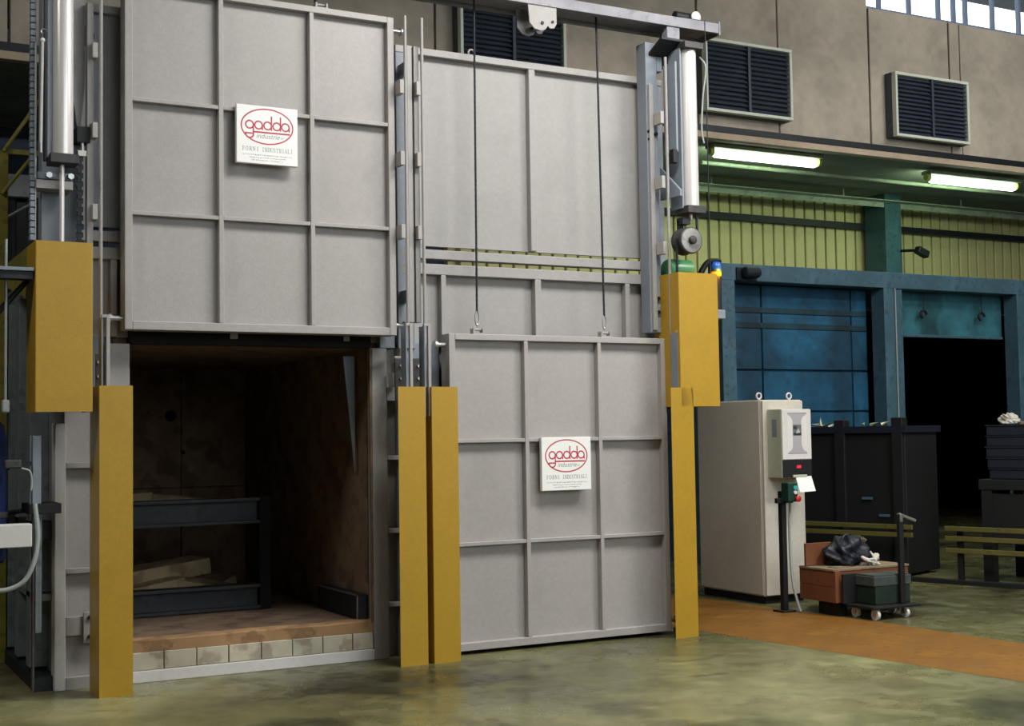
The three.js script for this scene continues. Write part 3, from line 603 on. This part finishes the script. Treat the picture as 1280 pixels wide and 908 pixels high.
// ------------------------------------------------------------------ lifting lines of the closed door
function line(x, xTop, yTop, label) {
  const t = thing('lifting_line', label, 'lifting line', [x, 2.62, 0.15], 'dark lines that hold the lowered door');
  part('rope', [bar([x, 2.75, 0.13], [xTop, yTop, 0.13], 0.009, 8)], M.cable, t);
  const ch = []; for (let k = 0; k < 60; k++) { const f = k / 60, y = 2.76 + (yTop - 2.77) * f; ch.push(new THREE.TorusGeometry(0.009, 0.0035, 4, 8).rotateX(Math.PI / 2 + 0.5).translate(x + (xTop - x) * f, y, 0.13)); }
  part('strand', ch, M.cable, t);
  const o = new THREE.TorusGeometry(0.03, 0.007, 8, 24).scale(0.6, 1.9, 1).translate(x, 2.70, 0.13);
  part('shackle', o, M.steelBright, t);
}
line(3.263, 3.275, 5.36, 'dark lifting line to the lowered door, nearer to the raised door');
line(4.488, 4.462, 5.36, 'dark lifting line to the lowered door, nearer to the chain wheel');

// ------------------------------------------------------------------ hoist beam on top
{
  const t = thing('hoist_girder', 'long grey girder spanning above both furnaces', 'girder', [3, 5.3, 0.12]);
  part('front_flange', bb(-0.6, 5.66, 5.325, 5.415, 0.27, 0.30, 0.004), M.hoistGrey, t);
  part('web', bb(-0.6, 5.66, 5.36, 5.38, -0.02, 0.27), M.hoistGrey, t);
  part('back_flange', bb(-0.6, 5.66, 5.325, 5.415, -0.05, -0.02, 0.004), M.hoistGrey, t);
  part('end_plate', bb(5.655, 5.668, 5.31, 5.43, -0.05, 0.305), M.hoistGrey, t);
  part('support_post', bb(5.10, 5.235, 5.17, 5.33, 0.20, 0.285, 0.004), M.hoistGrey, t);
  part('support_post', bb(0.0, 0.13, 5.17, 5.33, 0.0, 0.285, 0.004), M.hoistGrey, t);
}
{
  const t = thing('sheave_bracket', 'grey rope sheave bracket hanging from the girder above the lowered door', 'bracket', [3.82, 5.1, 0.2]);
  const prof = [[3.70, 5.33], [3.97, 5.33], [3.97, 5.19], [3.945, 5.15], [3.91, 5.145], [3.885, 5.165], [3.86, 5.13], [3.82, 5.115], [3.76, 5.125], [3.715, 5.17]];
  part('cheek_plate', prism(prof, 0.275, 0.29, 0.003), M.frameGrey, t); part('cheek_plate', prism(prof.map((p) => [p[0] - 0.02, p[1]]), 0.10, 0.115, 0.003), M.hoistGrey, t);
  part('pin', cy(0.014, 0.2, 3.83, 5.18, 0.2, 'z', 12), M.darkSteel, t); part('pin', cy(0.012, 0.2, 3.93, 5.20, 0.2, 'z', 12), M.darkSteel, t);
}
{
  const t = thing('rope_guide_motor', 'small motor with a round pale end sitting on the girder', 'motor', [5.45, 5.42, 0.15]);
  part('body', cy(0.045, 0.16, 5.36, 5.475, 0.15, 'x', 20), M.darkSteel, t);
  part('end_disc', lathe([[0, 0], [0.05, 0], [0.05, 0.02], [0.02, 0.025], [0, 0.025]], 5.47, 5.475, 0.2, 'z', 24), M.boxWhite, t);
  part('base', bb(5.28, 5.52, 5.415, 5.435, 0.06, 0.26), M.darkSteel, t);
}

// ------------------------------------------------------------------ beacon by the yellow box
{
  const t = thing('warning_beacon', 'blue-topped beacon with an orange glowing band beside the yellow box', 'beacon', [5.56, 2.6, 0.3]);
  part('cap', lathe([[0, 0.09], [0.03, 0.085], [0.045, 0.05], [0.047, 0], [0, 0]], 5.565, 3.165, 0.3, 'y', 24), M.beaconBlue, t);
  part('lens', lathe([[0, 0.045], [0.042, 0.045], [0.045, 0.02], [0.042, 0], [0, 0]], 5.565, 3.12, 0.3, 'y', 24), M.beaconLit, t, 'orange glowing lens');
  part('socket', cy(0.043, 0.3, 5.565, 2.97, 0.3, 'y', 20), M.black, t);
  part('bracket', bb(5.44, 5.61, 2.74, 2.82, 0.25, 0.36, 0.006), M.mastGrey, t);
  const l = new THREE.PointLight(0xff9a20, 0.25); l.position.set(5.565, 3.14, 0.36); l.shadow.radius = 2; l.name = 'beacon_glow'; scene.add(l);
}

// ------------------------------------------------------------------ blue enclosure at the back
{
  const t = thing('blue_enclosure', 'big blue steel enclosure with a framed wall and one dark open bay', 'enclosure', [11.6, 0, -5]);
  part('top_beam', bb(8.86, 18.4, 3.70, 3.92, -4.25, -4.0, 0.008), M.blueFrame, t);
  part('post', bb(8.885, 9.10, 0, 3.70, -4.25, -4.0, 0.006), M.blueFrame, t);
  part('post', bb(11.675, 11.86, 0, 3.70, -4.25, -4.0, 0.006), M.blueFrame, t); part('post', bb(11.885, 12.045, 0, 3.70, -4.25, -4.03, 0.006), M.blueFrame, t);
  part('post', bb(14.30, 14.6, 0, 3.70, -4.25, -4.0, 0.006), M.blueFrame, t); part('post', bb(18.1, 18.4, 0, 3.70, -4.25, -4.0, 0.006), M.blueFrame, t);
  part('conduit', cy(0.010, 2.6, 11.872, 2.4, -3.985, 'y', 8), M.hose, t);
  for (const [a, b] of [[9.10, 9.80], [9.83, 11.38], [11.41, 11.675]]) for (const [c, d] of [[0, 1.98], [2.01, 2.54], [2.57, 3.70]]) part('wall_sheet', bb(a, b, c, d, -4.42, -4.36, 0.006), M.blueWall, t);
  part('sheet_backing', bb(9.1, 11.7, 0, 3.7, -4.46, -4.42), M.blueWall, t);
  for (const y of [3.155, 3.36]) part('dark_band', bb(9.10, 11.675, y - 0.042, y + 0.042, -4.375, -4.345, 0.02), M.blueBand, t, 'dark horizontal band');  // two darker blue bars across the sheets
  part('shutter', bb(12.045, 14.30, 3.08, 3.72, -4.34, -4.30, 0.006), M.blueShutter, t);
  part('shutter_bar', bb(12.045, 14.30, 3.05, 3.09, -4.36, -4.28, 0.008), M.blueFrame, t);
  part('shutter', bb(14.6, 18.1, 3.08, 3.72, -4.34, -4.30, 0.006), M.blueShutter, t);
  part('added_roof_sheet', bb(8.86, 18.4, 3.74, 3.80, -6.97, -4.25), M.blueFrame, t);  // added unseen roof, keeps the tube lamps out of the bay
  part('end_wall', bb(8.86, 8.90, 0, 3.74, -6.97, -4.25), M.blueFrame, t); part('end_wall', bb(18.36, 18.40, 0, 3.74, -6.97, -4.25), M.blueFrame, t);
}
for (const [x, lab] of [[12.62, 'small dark hook on a cord over the dark bay, nearer to the blue post'], [13.78, 'small dark hook on a cord over the dark bay, farther from the blue post']]) {
  const t = thing('hanging_hook', lab, 'hook', [x, 3.4, -4.2], 'dark hooks hanging over the dark bay');
  part('cord', cy(0.008, 0.28, x, 3.56, -4.2, 'y', 6), M.black, t);
  part('hook', new THREE.TorusGeometry(0.055, 0.02, 6, 14, 4.2).translate(x, 3.37, -4.2), M.black, t);
}
{
  const t = thing('security_camera', 'small dark camera on the blue column above the enclosure', 'camera', [14.3, 4.6, -6.2]);
  part('housing', new RoundedBoxGeometry(0.24, 0.12, 0.12, 2, 0.02).rotateZ(-0.35).translate(14.50, 4.60, -6.05), M.black, t);
  part('arm', bar([14.38, 4.66, -6.39], [14.45, 4.63, -6.05], 0.025), M.black, t);
  const b = thing('beam_motor', 'dark rounded motor on the corner of the blue enclosure beam by the beacon', 'motor', [9.2, 3.92, -4.1]);
  part('body', lathe([[0, -0.12], [0.06, -0.12], [0.075, -0.09], [0.075, 0.09], [0.06, 0.12], [0, 0.12]], 9.30, 3.80, -3.90, 'x', 24), M.blueDark, b);
  part('bracket', bb(9.12, 9.45, 3.70, 3.87, -4.0, -3.97, 0.006), M.blueDark, b);
  const c = thing('coiled_duct', 'dark curved duct rising behind the beacon', 'duct', [9.0, 3.9, -4.1]);
  part('duct', tube([[8.58, 3.60, -4.1], [8.66, 3.82, -4.1], [8.76, 3.93, -4.1], [8.87, 3.95, -4.1], [8.95, 3.95, -4.12]], 0.04, 24, 8), M.black, c);
}

// ------------------------------------------------------------------ control cabinet
{
  const t = thing('control_cabinet', 'tall pale control cabinet with a protruding panel box and dark plinth', 'cabinet', [7.27, 0, -1.45]);
  part('plinth', bb(7.02, 7.51, 0, 0.075, -1.97, -0.94), M.black, t);
  part('body', bb(7.0, 7.53, 0.075, 2.06, -2.0, -0.925, 0.008), M.cabinet, t);
  part('door', bb(7.006, 7.526, 0.085, 2.05, -0.925, -0.895, 0.006), M.cabinet, t);
  part('side_sheet', bb(6.992, 7.0, 0.09, 2.05, -1.985, -0.94, 0.003), M.cabinet, t);
  for (const x of [7.03, 7.42]) part('lifting_eye', [new THREE.TorusGeometry(0.03, 0.009, 8, 18).translate(x, 2.10, -0.98), cy(0.014, 0.02, x, 2.065, -0.98, 'y', 8)], M.boxWhite, t);
  const p = part('panel_box', bb(7.06, 7.44, 1.27, 1.96, -0.895, -0.68, 0.006), M.hmiGrey, t);
  part('screen_frame', bb(7.065, 7.435, 1.455, 1.955, -0.68, -0.668, 0.003), M.boxWhite, p);
  part('dark_strip', bb(7.065, 7.435, 1.275, 1.45, -0.68, -0.670, 0.003), M.black, p);
  part('red_display', bb(7.24, 7.295, 1.365, 1.395, -0.670, -0.667), M.ledRed, p);
  part('paper_slot', bb(7.18, 7.36, 1.275, 1.30, -0.67, -0.655, 0.003), M.hmiGrey, p);
  part('side_vent', bb(7.056, 7.061, 1.68, 1.86, -0.82, -0.745, 0.002), M.mastGrey, p);
  const c = document.createElement('canvas'); c.width = 128; c.height = 256; const g = c.getContext('2d');
  g.fillStyle = '#d8d2cd'; g.fillRect(0, 0, 128, 256); g.fillStyle = '#a9a6a8';
  g.beginPath(); g.moveTo(0, 6); g.lineTo(128, 6); g.lineTo(124, 16); g.quadraticCurveTo(92, 30, 92, 60); g.lineTo(92, 196); g.quadraticCurveTo(94, 226, 124, 238); g.lineTo(128, 250); g.lineTo(2, 250); g.lineTo(6, 238); g.quadraticCurveTo(34, 228, 34, 196); g.lineTo(34, 60); g.quadraticCurveTo(34, 32, 4, 18); g.closePath(); g.fill();
  g.fillStyle = '#8d8a8c'; g.fillRect(0, 4, 128, 6); g.fillRect(0, 246, 128, 5);
  g.fillStyle = '#6b6d6c'; g.fillRect(36, 76, 56, 66); g.fillStyle = '#35363a'; g.fillRect(38, 84, 24, 20); g.fillRect(40, 124, 50, 16); g.fillStyle = '#b9b6b4'; g.beginPath(); g.moveTo(60, 116); g.lineTo(74, 98); g.lineTo(84, 124); g.lineTo(56, 128); g.fill();
  const tx = new THREE.CanvasTexture(c); tx.colorSpace = THREE.SRGBColorSpace; mat('panelPrint', 0xffffff, 0.3, 0, tx);
  part('printed_screen', new THREE.PlaneGeometry(0.25, 0.43).translate(7.255, 1.715, -0.6672), M.panelPrint, p, 'grey picture of a column', true);
}
solo('paper_sheet', 'white paper sheet hanging out under the dark strip of the cabinet panel', 'paper', new THREE.BoxGeometry(0.20, 0.16, 0.002).rotateX(-0.35).rotateZ(0.04).translate(7.32, 1.205, -0.635), M.white);
{
  const t = thing('push_button_stand', 'black post with a green switch box and red button before the cabinet', 'control stand', [6.80, 0, -0.38]);
  part('foot', bb(6.72, 6.88, 0, 0.02, -0.46, -0.30, 0.004), M.black, t);
  part('post', bb(6.772, 6.828, 0.02, 1.16, -0.41, -0.35, 0.006), M.black, t);
  part('crossbar', bb(6.70, 6.90, 1.045, 1.095, -0.37, -0.33, 0.005), M.black, t);
  part('switch_box', bb(6.765, 6.885, 1.06, 1.245, -0.35, -0.24, 0.012), M.green, t);
  part('glint_disc', cy(0.02, 0.02, 6.85, 1.195, -0.235, 'z', 16), M.glintTeal, t);  // reflected highlight made as a small glowing disc
  part('button', cy(0.018, 0.02, 6.845, 1.15, -0.235, 'z', 16), M.boxWhite, t);
  part('stop_button', lathe([[0, 0], [0.016, 0], [0.016, 0.02], [0.03, 0.025], [0.03, 0.04], [0, 0.045]], 6.86, 1.09, -0.24, 'z', 20), M.red, t, 'red mushroom button');
  part('conduit', tube([[6.85, 1.05, -0.32], [6.845, 0.8, -0.33], [6.84, 0.5, -0.32], [6.85, 0.25, -0.30], [6.875, 0.06, -0.26], [6.88, 0.01, -0.24]], 0.014, 30, 8), M.hose, t);
}
// ------------------------------------------------------------------ wooden crate, trolley and what lies on them
{
  const t = thing('wooden_crate', 'brown wooden crate low on the floor beside the control cabinet', 'crate', [7.35, 0, 0.2]);
  part('bearer', bb(7.00, 7.10, 0, 0.13, -0.12, 0.16), M.binBlack, t); part('bearer', bb(7.66, 7.76, 0, 0.13, -0.12, 0.16), M.binBlack, t);
  for (let k = 0; k < 2; k++) part('front_board', bb(6.93, 7.86, 0.13 + k * 0.145, 0.272 + k * 0.145, 0.16, 0.185, 0.004), M.crateBrown, t);
  for (let k = 0; k < 2; k++) part('side_board', bb(6.93, 6.955, 0.13 + k * 0.145, 0.272 + k * 0.145, -0.28, 0.158, 0.004), M.crateBrown, t);
  for (let k = 0; k < 2; k++) part('side_board', bb(7.835, 7.86, 0.13 + k * 0.145, 0.272 + k * 0.145, -0.28, 0.158, 0.004), M.crateBrown, t);
  part('corner_board', bb(6.93, 6.99, 0.13, 0.42, 0.186, 0.20, 0.003), M.crateBrown, t);
  part('back_board', bb(6.93, 7.86, 0.13, 0.42, -0.305, -0.28, 0.004), M.crateBrown, t);
  for (let k = 0; k < 3; k++) part('lid_board', bb(6.92, 7.87, 0.42, 0.442, -0.30 + k * 0.165, -0.14 + k * 0.165, 0.004), M.plywood, t);
}
solo('leaning_board', 'brown board standing upright behind the wooden crate', 'board', bb(6.92, 7.25, 0.445, 0.66, -0.22, -0.195, 0.004), M.crateBrown);
function lump(w, h, d, s, amp) {
  const g = new THREE.SphereGeometry(1, 40, 28), p = g.attributes.position, v = new THREE.Vector3();
  for (let i = 0; i < p.count; i++) { v.fromBufferAttribute(p, i); const k = 1 + amp * (fbm(v.x * 0.4 + v.z * 0.13 + 2, v.y * 0.4 + v.z * 0.21 + 2, 7, 3, s) - 0.5); v.multiplyScalar(k); p.setXYZ(i, v.x * w, Math.max(v.y, -0.6) * h, v.z * d); }
  g.computeVertexNormals(); return g;
}
{
  const t = thing('tool_bag', 'dark slumped bag lying on top of the wooden crate', 'bag', [7.37, 0.44, -0.06]);
  part('bag', lump(0.22, 0.17, 0.16, 5, 1.1).translate(7.33, 0.545, -0.08), M.bag, t);
  part('handle', tube([[7.22, 0.62, -0.05], [7.27, 0.72, -0.05], [7.36, 0.73, -0.06], [7.42, 0.66, -0.06]], 0.014, 24, 8), M.bag, t);
  solo('yellow_cloth', 'small yellow-green cloth tucked on the dark bag', 'cloth', lump(0.055, 0.04, 0.05, 9, 1).translate(7.50, 0.67, -0.08), M.railYellow);
  solo('grey_rag', 'crumpled pale rag on the front edge of the wooden crate', 'rag', lump(0.09, 0.07, 0.07, 13, 1.6).translate(7.50, 0.485, 0.06), M.rag);
  solo('cardboard_scrap', 'flat scrap of pale card on the wooden crate lid', 'card', bb(7.02, 7.22, 0.443, 0.449, 0.0, 0.12), M.plywood);
}
{
  const t = thing('hand_trolley', 'black trolley with a T handle and pale castors before the wooden crate', 'trolley', [7.4, 0, 0.42]);
  part('deck', bb(7.02, 7.60, 0.10, 0.125, 0.22, 0.60, 0.006), M.black, t);
  part('handle_post', bb(7.42, 7.475, 0.125, 0.95, 0.50, 0.54, 0.006), M.black, t);
  part('handle_tip', bb(7.43, 7.465, 0.88, 0.955, 0.495, 0.545, 0.004), M.steelBright, t);
  part('handle_bar', bar([7.43, 0.955, 0.52], [7.62, 0.885, 0.54], 0.014), M.steelBright, t);
  for (const [x, z] of [[7.09, 0.55], [7.45, 0.55], [7.10, 0.28], [7.55, 0.28]]) {
    const w = part('castor', [cy(0.048, 0.03, x, 0.048, z, 'x', 20)], M.boxWhite, t);
    part('castor_fork', [bb(x - 0.026, x - 0.02, 0.04, 0.105, z - 0.02, z + 0.02), bb(x + 0.02, x + 0.026, 0.04, 0.105, z - 0.02, z + 0.02), bb(x - 0.03, x + 0.03, 0.095, 0.105, z - 0.03, z + 0.03)], M.steelBright, w);
  }
}
{
  const t = thing('storage_crate', 'dark green crate with a grey rim on the trolley', 'crate', [7.4, 0.125, 0.36]);
  part('tub', bb(7.15, 7.58, 0.126, 0.30, 0.24, 0.49, 0.008), M.crateGreen, t);
  part('rim', bb(7.135, 7.595, 0.295, 0.385, 0.225, 0.494, 0.008), M.crateGrey, t, 'grey upper rim');
  part('lid', bb(7.15, 7.58, 0.385, 0.398, 0.24, 0.48, 0.004), M.crateGrey, t);
}
solo('black_panel', 'black upright sheet standing between the crate front and the green tub', 'sheet', bb(6.98, 7.15, 0.126, 0.40, 0.225, 0.25, 0.004), M.black);

// ------------------------------------------------------------------ dark goods by the bay: rails, container, stacked boxes
const along = (s, off = 0) => [9.42 + 0.30 * s + off * 0.954, -2.6 + 0.954 * s - off * 0.30];   // a line across the floor and the offset behind it
const YAW = Math.atan2(0.30, 0.954);
function obox(w, h, d, s, off, y, r = 0) { const [x, z] = along(s, off); return (r ? new RoundedBoxGeometry(d, h, w, 1, r) : new THREE.BoxGeometry(d, h, w)).rotateY(YAW).translate(x, y + h / 2, z); }
function railing(s0, s1, hs, label) {
  const t = thing('barrier_rail', label, 'barrier', [along((s0 + s1) / 2)[0], 0, along((s0 + s1) / 2)[1]], 'low yellow barriers before the dark bay');
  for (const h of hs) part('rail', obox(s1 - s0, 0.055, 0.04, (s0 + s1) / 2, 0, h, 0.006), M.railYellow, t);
  for (const s of [s0 + 0.15, (s0 + s1) / 2, s1 - 0.15]) part('rail_post', obox(0.06, 0.62, 0.05, s, 0.06, 0), M.binBlack, t);
}
railing(-0.9, 1.02, [0.58, 0.49], 'low yellow double rail behind the trolley handle');
railing(1.42, 3.4, [0.585, 0.475, 0.34], 'low yellow triple rail below the stacked blue boxes');
{
  const t = thing('scrap_container', 'black steel container heaped with bright metal scrap, behind the cabinet', 'container', [...along(0.0, 0.75).slice(0, 1), 0, along(0.0, 0.75)[1]]);
  part('tub', obox(1.9, 1.70, 0.8, -0.15, 0.7, 0.03, 0.02), M.binBlack, t);
  part('rim', [obox(1.96, 0.08, 0.06, -0.15, 0.28, 1.70), obox(1.96, 0.08, 0.06, -0.15, 1.12, 1.70), obox(0.06, 0.08, 0.86, -1.1, 0.7, 1.70), obox(0.06, 0.08, 0.86, 0.8, 0.7, 1.70)], M.binBlue, t);
  part('corner_post', obox(0.14, 1.88, 0.14, 0.72, 0.32, 0, 0.01), M.binBlack, t); part('corner_post', obox(0.14, 1.86, 0.14, -0.05, 0.32, 0, 0.01), M.binBlack, t);
  for (const [s, h] of [[0.3, 0.9], [0.52, 0.7]]) part('name_tag', obox(0.14, 0.03, 0.01, s, 0.275, h), M.blueFrame, t);
}
{
  let n = 0;
  const scraps = [[-0.62, 1.80, 0.16, 0.03], [-0.5, 1.79, 0.2, -0.3], [-0.42, 1.80, 0.12, 0.9], [-0.33, 1.79, 0.2, 0.1], [-0.22, 1.79, 0.18, 0.5], [0.18, 1.79, 0.09, 0.8], [0.33, 1.79, 0.12, 0.2], [0.48, 1.80, 0.12, 0.4]];
  const where = ['tallest splinter of bright scrap', 'long flat strip of bright scrap', 'upright shard of bright scrap', 'bent strip of bright scrap', 'tapering end strip of bright scrap', 'lone pale lump of scrap past the corner post', 'small pale scrap piece near the blue post', 'last pale scrap piece by the corner post'];
  for (const [s, y, l, a] of scraps) {
    const [x, z] = along(s, 0.45), g = new THREE.ConeGeometry(0.03, l, 5).rotateZ(n === 0 || n === 2 ? 0.2 : 1.35 - a * 0.4).rotateY(a * 3 + 1.2).translate(x, y + (n === 0 || n === 2 ? l * 0.4 : 0.02), z);
    solo('metal_scrap', where[n] + ' on the black container', 'scrap', g, M.scrap, 'bright scrap pieces on the black container'); n++;
  }
}
{
  const base = thing('skid_frame', 'black skid carrying the stacked blue boxes', 'skid', [along(2.6, 0.7)[0], 0, along(2.6, 0.7)[1]]);
  part('deck', obox(1.9, 0.12, 1.0, 2.66, 0.75, 1.04, 0.01), M.binBlack, base);
  for (const s of [1.8, 3.5]) for (const o of [0.32, 1.15]) part('leg', obox(0.12, 1.04, 0.12, s, o, 0), M.binBlack, base);
  part('apron', obox(1.8, 0.5, 0.03, 2.66, 0.3, 0.5), M.binBlack, base);
  const names = ['lowest', 'second lowest', 'middle', 'second highest', 'topmost'];
  for (let k = 0; k < 5; k++) {
    const y = 1.165 + k * 0.122, dx = rr(-0.02, 0.02), t = thing('flat_box', names[k] + ' of the flat dark blue boxes stacked on the black skid', 'box', [along(2.66, 0.75)[0], y, along(2.66, 0.75)[1]], 'flat blue boxes on the skid');
    part('shell', obox(1.7, 0.105, 0.9, 2.66 + dx, 0.75, y, 0.008), M.binBlue, t);
    part('lip', obox(1.72, 0.015, 0.92, 2.66 + dx, 0.75, y + 0.105), M.binBlue, t);
  }
  solo('plywood_sheet', 'pale plywood sheet on the topmost blue box', 'board', obox(1.5, 0.035, 0.7, 2.85, 0.8, 1.165 + 5 * 0.122, 0.004), M.plywood);
  const [rx, rz] = along(2.02, 0.42); solo('white_rag', 'crumpled white rag at the corner of the topmost blue box', 'rag', lump(0.10, 0.07, 0.10, 23, 1.5).translate(rx, 1.165 + 5 * 0.122 + 0.05, rz), M.rag);
  const [px, pz] = along(2.55, 0.1), [qx, qz] = along(2.8, 0.1);
  solo('bent_pipe', 'short pale bent pipe with a knob below the stacked blue boxes', 'pipe', [tube([[px, 1.03, pz], [px + 0.01, 0.95, pz + 0.03], [px + 0.04, 0.86, pz + 0.1], [qx, 0.86, qz]], 0.016, 24, 8), new THREE.SphereGeometry(0.03, 12, 8).translate(px, 1.035, pz)], M.boxWhite);
}
solo('long_curb', 'low dark kerb lying on the floor along the barriers', 'kerb', obox(5.2, 0.05, 0.10, 1.6, -0.06, 0, 0.004), M.binBlack);

// ------------------------------------------------------------------ equipment along the side of the open furnace
{
  const g = thing('gas_bottle', 'dark blue upright pressure bottle at the picture edge beside the open furnace', 'gas bottle', [-0.47, 0, 0.12]);
  part('body', lathe([[0, 0.93], [0.10, 0.93], [0.12, 0.97], [0.12, 1.75], [0.10, 1.86], [0.05, 1.92], [0, 1.92]], -0.475, 0, 0.12, 'y', 28), M.bottleBlue, g);
  part('bracket', [bar([-0.42, 1.25, 0.03], [-0.12, 1.25, -0.5], 0.018)], M.castSteel, g); part('band', lathe([[0.12, 0], [0.126, 0], [0.126, 0.04], [0.12, 0.04]], -0.475, 1.235, 0.12, 'y', 28), M.castSteel, g);
  part('valve', cy(0.02, 0.08, -0.475, 1.95, 0.12, 'y', 12), M.castSteel, g);
  part('cap', new THREE.TorusGeometry(0.03, 0.008, 6, 14).translate(-0.475, 2.02, 0.12), M.castSteel, g);
  const j = thing('junction_box', 'white box on an arm at the picture edge beside the open furnace', 'box', [-0.36, 0, 0.35]);
  part('cover', bb(-0.54, -0.232, 1.045, 1.20, 0.28, 0.40, 0.008), M.boxWhite, j);
  part('arm', bar([-0.30, 1.12, 0.29], [-0.12, 1.12, -0.5], 0.016), M.darkSteel, j);
  solo('grey_hose', 'pale grey hose curving below the white box', 'hose', tube([[-0.205, 1.33, 0.33], [-0.19, 1.12, 0.36], [-0.21, 0.97, 0.38], [-0.28, 0.82, 0.38], [-0.40, 0.765, 0.36], [-0.55, 0.79, 0.34]], 0.016, 50, 8), M.hose);
  const v = thing('gas_pipe', 'thin upright pipe with a valve in front of the furnace side', 'pipe', [-0.39, 1.2, 0.3]);
  part('pipe', cy(0.009, 1.15, -0.392, 2.55, 0.30, 'y', 8), M.hose, v);
  part('regulator', new RoundedBoxGeometry(0.05, 0.09, 0.05, 1, 0.015).translate(-0.392, 2.02 - 0.03, 0.30), M.hose, v);
  part('valve', new RoundedBoxGeometry(0.11, 0.06, 0.06, 1, 0.012).translate(-0.345, 1.60, 0.30), M.castSteel, v);
  part('lever', bb(-0.29, -0.225, 1.585, 1.615, 0.28, 0.32), M.black, v);
  part('riser', cy(0.009, 0.4, -0.37, 1.76, 0.30, 'y', 8), M.cable, v);
  part('hose_end', tube([[-0.29, 1.57, 0.32], [-0.24, 1.55, 0.33], [-0.225, 1.48, 0.33], [-0.23, 1.42, 0.33]], 0.008, 20, 6), M.hose, v);
  const p = thing('pipe_duct', 'pale upright box duct on the furnace side below the yellow box', 'duct', [-0.185, 1.3, 0.2]);
  part('duct', bb(-0.212, -0.155, 1.325, 1.79, 0.20, 0.27, 0.005), M.mastGrey, p); part('strip', bb(-0.226, -0.214, 1.30, 1.79, 0.22, 0.25, 0.003), M.mastGrey, p);
  part('clamp', bb(-0.235, -0.021, 1.255, 1.325, -0.06, 0.27, 0.005), M.black, p); part('tail_pipe', cy(0.012, 1.2, -0.20, 0.66, 0.23, 'y', 10), M.castSteel, p); part('tail_pipe', bb(-0.185, -0.145, 0.45, 1.255, 0.20, 0.24), M.sideGrey, p);
  const b = thing('platform_bracket', 'grey flat bracket reaching behind the yellow guard box', 'bracket', [-0.35, 2.85, 0.3]);
  part('shelf', bb(-0.60, -0.228, 2.90, 2.925, 0.10, 0.42, 0.004), M.mastGrey, b); part('edge_beam', bb(-0.60, -0.228, 2.845, 2.90, 0.30, 0.40, 0.004), M.darkSteel, b);
  part('diagonal_brace', bar([-0.44, 2.62, 0.2], [-0.24, 2.86, 0.2], 0.02), M.darkSteel, b);
}
{ // access ladder frame with rails behind the cylinder
  const a = thing('access_frame', 'worn yellow post with diagonal braces behind the furnace corner', 'ladder frame', [-0.17, 0, -1.5]);
  part('post', bb(-0.205, -0.138, 0, 4.10, -1.55, -1.49, 0.006), M.oldYellow, a);
  part('post', bb(-0.04, 0.014, 3.05, 3.50, -0.64, -0.58, 0.006), M.oldYellow, a);
  part('brace', bar([-0.18, 4.09, -1.47], [0.14, 4.60, -1.47], 0.016), M.oldYellow, a); part('brace', bar([-0.19, 3.74, -1.47], [0.06, 4.09, -1.47], 0.016), M.oldYellow, a);
  part('brace', bar([-0.14, 3.56, -1.46], [0.06, 3.69, -1.46], 0.012), M.mastGrey, a);
  part('crossbar', bb(-0.14, 0.20, 4.08, 4.12, -1.54, -1.50), M.oldYellow, a);
  const c = thing('control_box', 'grey steel box on the furnace roof beyond the yellow post', 'box', [0.1, 3.05, -2.3]);
  part('box', bb(-0.05, 0.24, 3.87, 4.07, -2.5, -2.3, 0.01), M.sideGrey, c); part('stand', bb(0.05, 0.13, 3.05, 3.87, -2.45, -2.37), M.darkSteel, c);
  solo('dark_tank', 'dark tank standing on the furnace roof below the grey box', 'tank', [lathe([[0, 0], [0.22, 0], [0.24, 0.03], [0.24, 0.86], [0.2, 0.93], [0, 0.93]], 0.24, 3.05, -3.1, 'y', 28)], M.blueDark);
}
{ // dark pipes under the recess on the far side
  const w = thing('pipe_run', 'dark horizontal pipes far behind the furnace side', 'pipes', [-1, 4.5, -6]);
  part('pipe', cy(0.09, 7, -1.5, 5.0, -5.6, 'x', 14), M.recess, w); part('pipe', cy(0.06, 7, -1.5, 4.55, -5.6, 'x', 14), M.recess, w); part('pipe', cy(0.06, 7, -1.5, 4.2, -5.6, 'x', 14), M.recess, w);
}
renderer.render(scene, camera);
